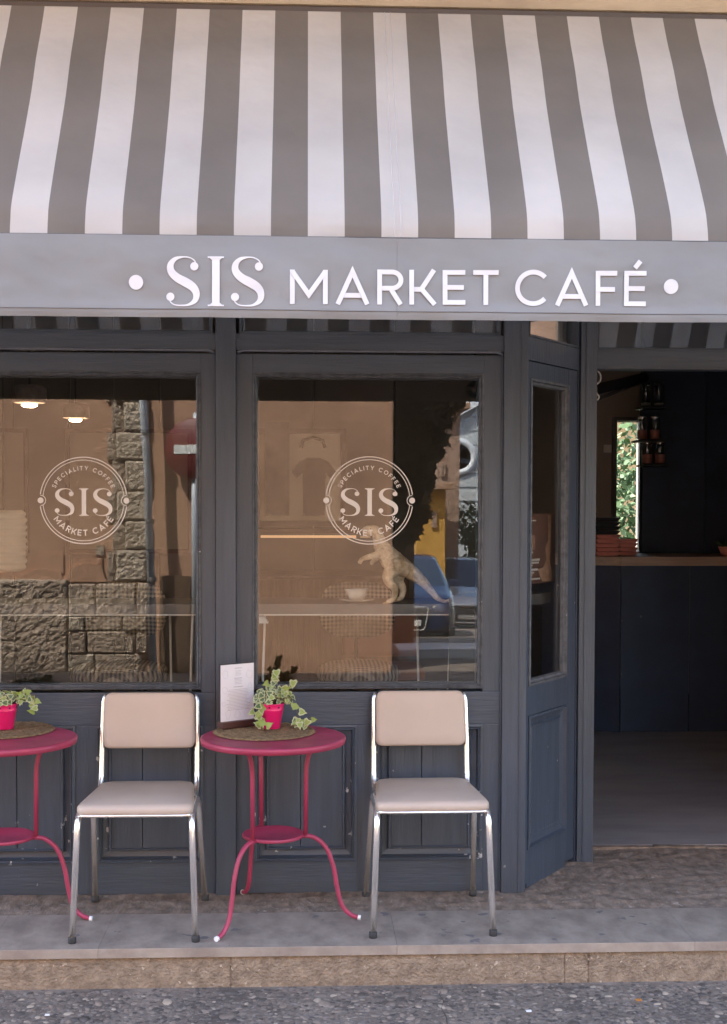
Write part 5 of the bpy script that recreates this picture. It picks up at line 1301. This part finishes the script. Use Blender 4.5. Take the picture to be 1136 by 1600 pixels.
# bricks courses of the chapel: raised string lines
for k in range(16):
    z0_ = 1.0+k*0.42; bx('brick_course', -1.0, 1.0, 0.001, 0.03, z0_, z0_+0.30, M['white_brick'], ch, 0.01)
gs = mthing('green_shrub', 'green shrub in front of the white chapel', 'shrub', 30, 738)
foliage('foliage', [((0, 0, 2.6), 0.6), ((0.3, 0, 2.2), 0.5), ((0.1, 0, 1.2), 0.6), ((-0.1, 0, 0.6), 0.5)], 2200, 0.08, M['foliage'], gs, 2); tb('trunk', [Vector((0, 0, -0.1)), Vector((0, 0, 2.2))], 0.06, M['bark'], gs)
tb('pole', [Vector((0, 0, 0)), Vector((0, 0, 0.2))], 0.02, M['bark'], gs)
# buildings enclosing the street for side views and for bounce light
for (nm, lb, x0, x1, y0, y1, h_, mm_) in (('row_house', 'ochre row house on the right side of the side street', 6.2, 12, -22, -7.7, 7.0, 'beige_wall'), ('row_house', 'tall peach row house at the far right of the street', 12.4, 22, -20, -7.7, 8.0, 'plaster')):
    b = thing(nm, lb, 'house', ((x0+x1)/2, (y0+y1)/2, 0)); hx, hy = (x1-x0)/2, (y1-y0)/2
    bx('wall', -hx, hx, -hy, hy, -2.0, h_, M[mm_], b, 0); bx('roof', -hx-.2, hx+.2, -hy-.2, hy+.2, h_, h_+0.15, M['tile_roof'], b, 0)
    for wx in (-hx*0.5, hx*0.5):
        w = mould('window', wx-0.5, wx+0.5, 4.2, 5.8, [(0, hy), (0, hy+0.04), (0.1, hy+0.04), (0.12, hy+0.005)], M['stone_pale'], b); bx('shutter', wx-0.38, wx+0.38, hy+0.004, hy+0.03, 4.32, 5.68, M['brown_wood'], w)
# kerb across
ck = tag(bx('far_kerb', mx(622, 9.6), 7, -10.2, -9.5, RZ-0.2, RZ+0.02, M['white_trim'], bev=0.01), kind='structure')
# cars
def car(label, x, Yv, rz, paint, L=4.3, Wd=1.8, Hc=1.45, rings=False, van=False):
    t = thing('parked_car', label, 'car', (x, -Yv, gz(-Yv)), rz, 'cars parked in the side street')
    # stations along length, front at +y local: (y, halfwidth, z_belt, z_roof, roof_halfwidth, zlow)
    hw = Wd/2
    st = [(L/2, hw*0.80, 0.62, 0.62, hw*0.70, 0.30), (L/2-0.10, hw*0.93, 0.74, 0.78, hw*0.80, 0.22), (L/2-0.5, hw, 0.82, 0.90, hw*0.82, 0.20), (L/2-1.05, hw, 0.90, 0.99, hw*0.84, 0.20),
          (L/2-1.75, hw, 0.95, Hc-0.05, hw*0.66, 0.20), (0, hw, 0.96, Hc, hw*0.68, 0.20), (-L/2+1.2, hw, 0.97, Hc-0.02, hw*0.68, 0.20), (-L/2+0.35, hw*0.98, 0.97, Hc-(0.12 if van else 0.35), hw*0.66, 0.22), (-L/2, hw*0.9, 0.9, 0.95, hw*0.75, 0.3)]
    bm = bmesh.new(); rg = []
    for (y, w_, zb, zr, rw, zl) in st:
        hp = [(0, zl), (w_*0.85, zl), (w_, zl+0.12), (w_*1.01, (zl+zb)/2), (w_*0.97, zb), (rw, zr-0.02), (rw*0.8, zr), (0, zr+0.015)]
        pts_ = hp+[(-a, b) for a, b in hp[-2:0:-1]]
        rg.append([bm.verts.new((a, y, b)) for a, b in pts_])
    n = len(rg[0])
    for i in range(len(rg)-1):
        for k in range(n):
            f = bm.faces.new((rg[i][k], rg[i][(k+1) % n], rg[i+1][(k+1) % n], rg[i+1][k])); f.smooth = True
            if i == 3 and k in (5, 6, 7, 8, 4, 9) and k not in (4, 9): f.material_index = 1
            if i in (4, 5, 6) and k in (4, n-5): f.material_index = 1
    bm.faces.new(rg[0]); bm.faces.new(rg[-1][::-1])
    obj('body', bm, [paint, M['car_glass']], t)
    yf = L/2
    bm = bmesh.new(); box(bm, -0.38, 0.38, yf-0.06, yf+0.015, 0.30, 0.66, 0.04); g_ = obj('grille', bm, M['black_plastic'], t)
    bm = bmesh.new(); tube(bm, rounded([Vector(p) for p in ((0, yf+0.02, 0.68), (-0.40, yf+0.02, 0.68), (-0.33, yf+0.02, 0.28), (0.33, yf+0.02, 0.28), (0.40, yf+0.02, 0.68), (0, yf+0.02, 0.68))], 0.08)[:-1], 0.014, 8, closed=True); obj('grille_trim', bm, M['chrome'], g_)
    if rings:
        for k in range(4):
            bm = bmesh.new(); tube(bm, [Vector((-0.105+k*0.07+0.045*math.cos(2*PI*i/20), yf+0.03, 0.56+0.045*math.sin(2*PI*i/20))) for i in range(20)], 0.007, 6, closed=True); obj('emblem_ring', bm, M['chrome'], g_)
    bx('number_plate', -0.26, 0.26, yf+0.016, yf+0.028, 0.36, 0.46, M['white_trim'], t, 0.002)
    for s in (-1, 1):
        bm = bmesh.new(); box(bm, s*0.66-0.19, s*0.66+0.19, yf-0.20, yf-0.02, 0.58, 0.70, 0.03)
        for v in bm.verts: v.co.y -= 0.35*(abs(v.co.x)-0.47)*(abs(v.co.x) > 0.47); v.co.z += 0.12*(abs(v.co.x)-0.47)
        obj('headlight', bm, M['porcelain'], t)
        bm = bmesh.new(); box(bm, s*(hw+0.04)-0.08, s*(hw+0.04)+0.08, yf-1.62, yf-1.5, 0.93, 1.06, 0.03); obj('wing_mirror', bm, paint, t)
        for yy in (L/2-0.85, -L/2+0.85):
            bm = bmesh.new(); lathe(bm, [(0, -0.1), (0.22, -0.1), (0.32, -0.09), (0.33, 0), (0.32, 0.09), (0.22, 0.1), (0, 0.1)], seg=24); bmesh.ops.rotate(bm, verts=bm.verts, matrix=Matrix.Rotation(R(90), 3, 'Y')); bmesh.ops.translate(bm, verts=bm.verts, vec=(s*(hw-0.08), yy, 0.33)); obj('wheel', bm, M['rubber'], t)
    return t
car('dark blue parked car with four-ring emblem facing the cafe', mx(634, 19.0), 19.6, R(3), M['car_blue'], rings=True)
car('silver parked car standing behind the dark blue car', mx(724, 24.5), 26.0, R(-3), M['car_silver'], van=True, Hc=1.6)
print('objects', len(bpy.data.objects))
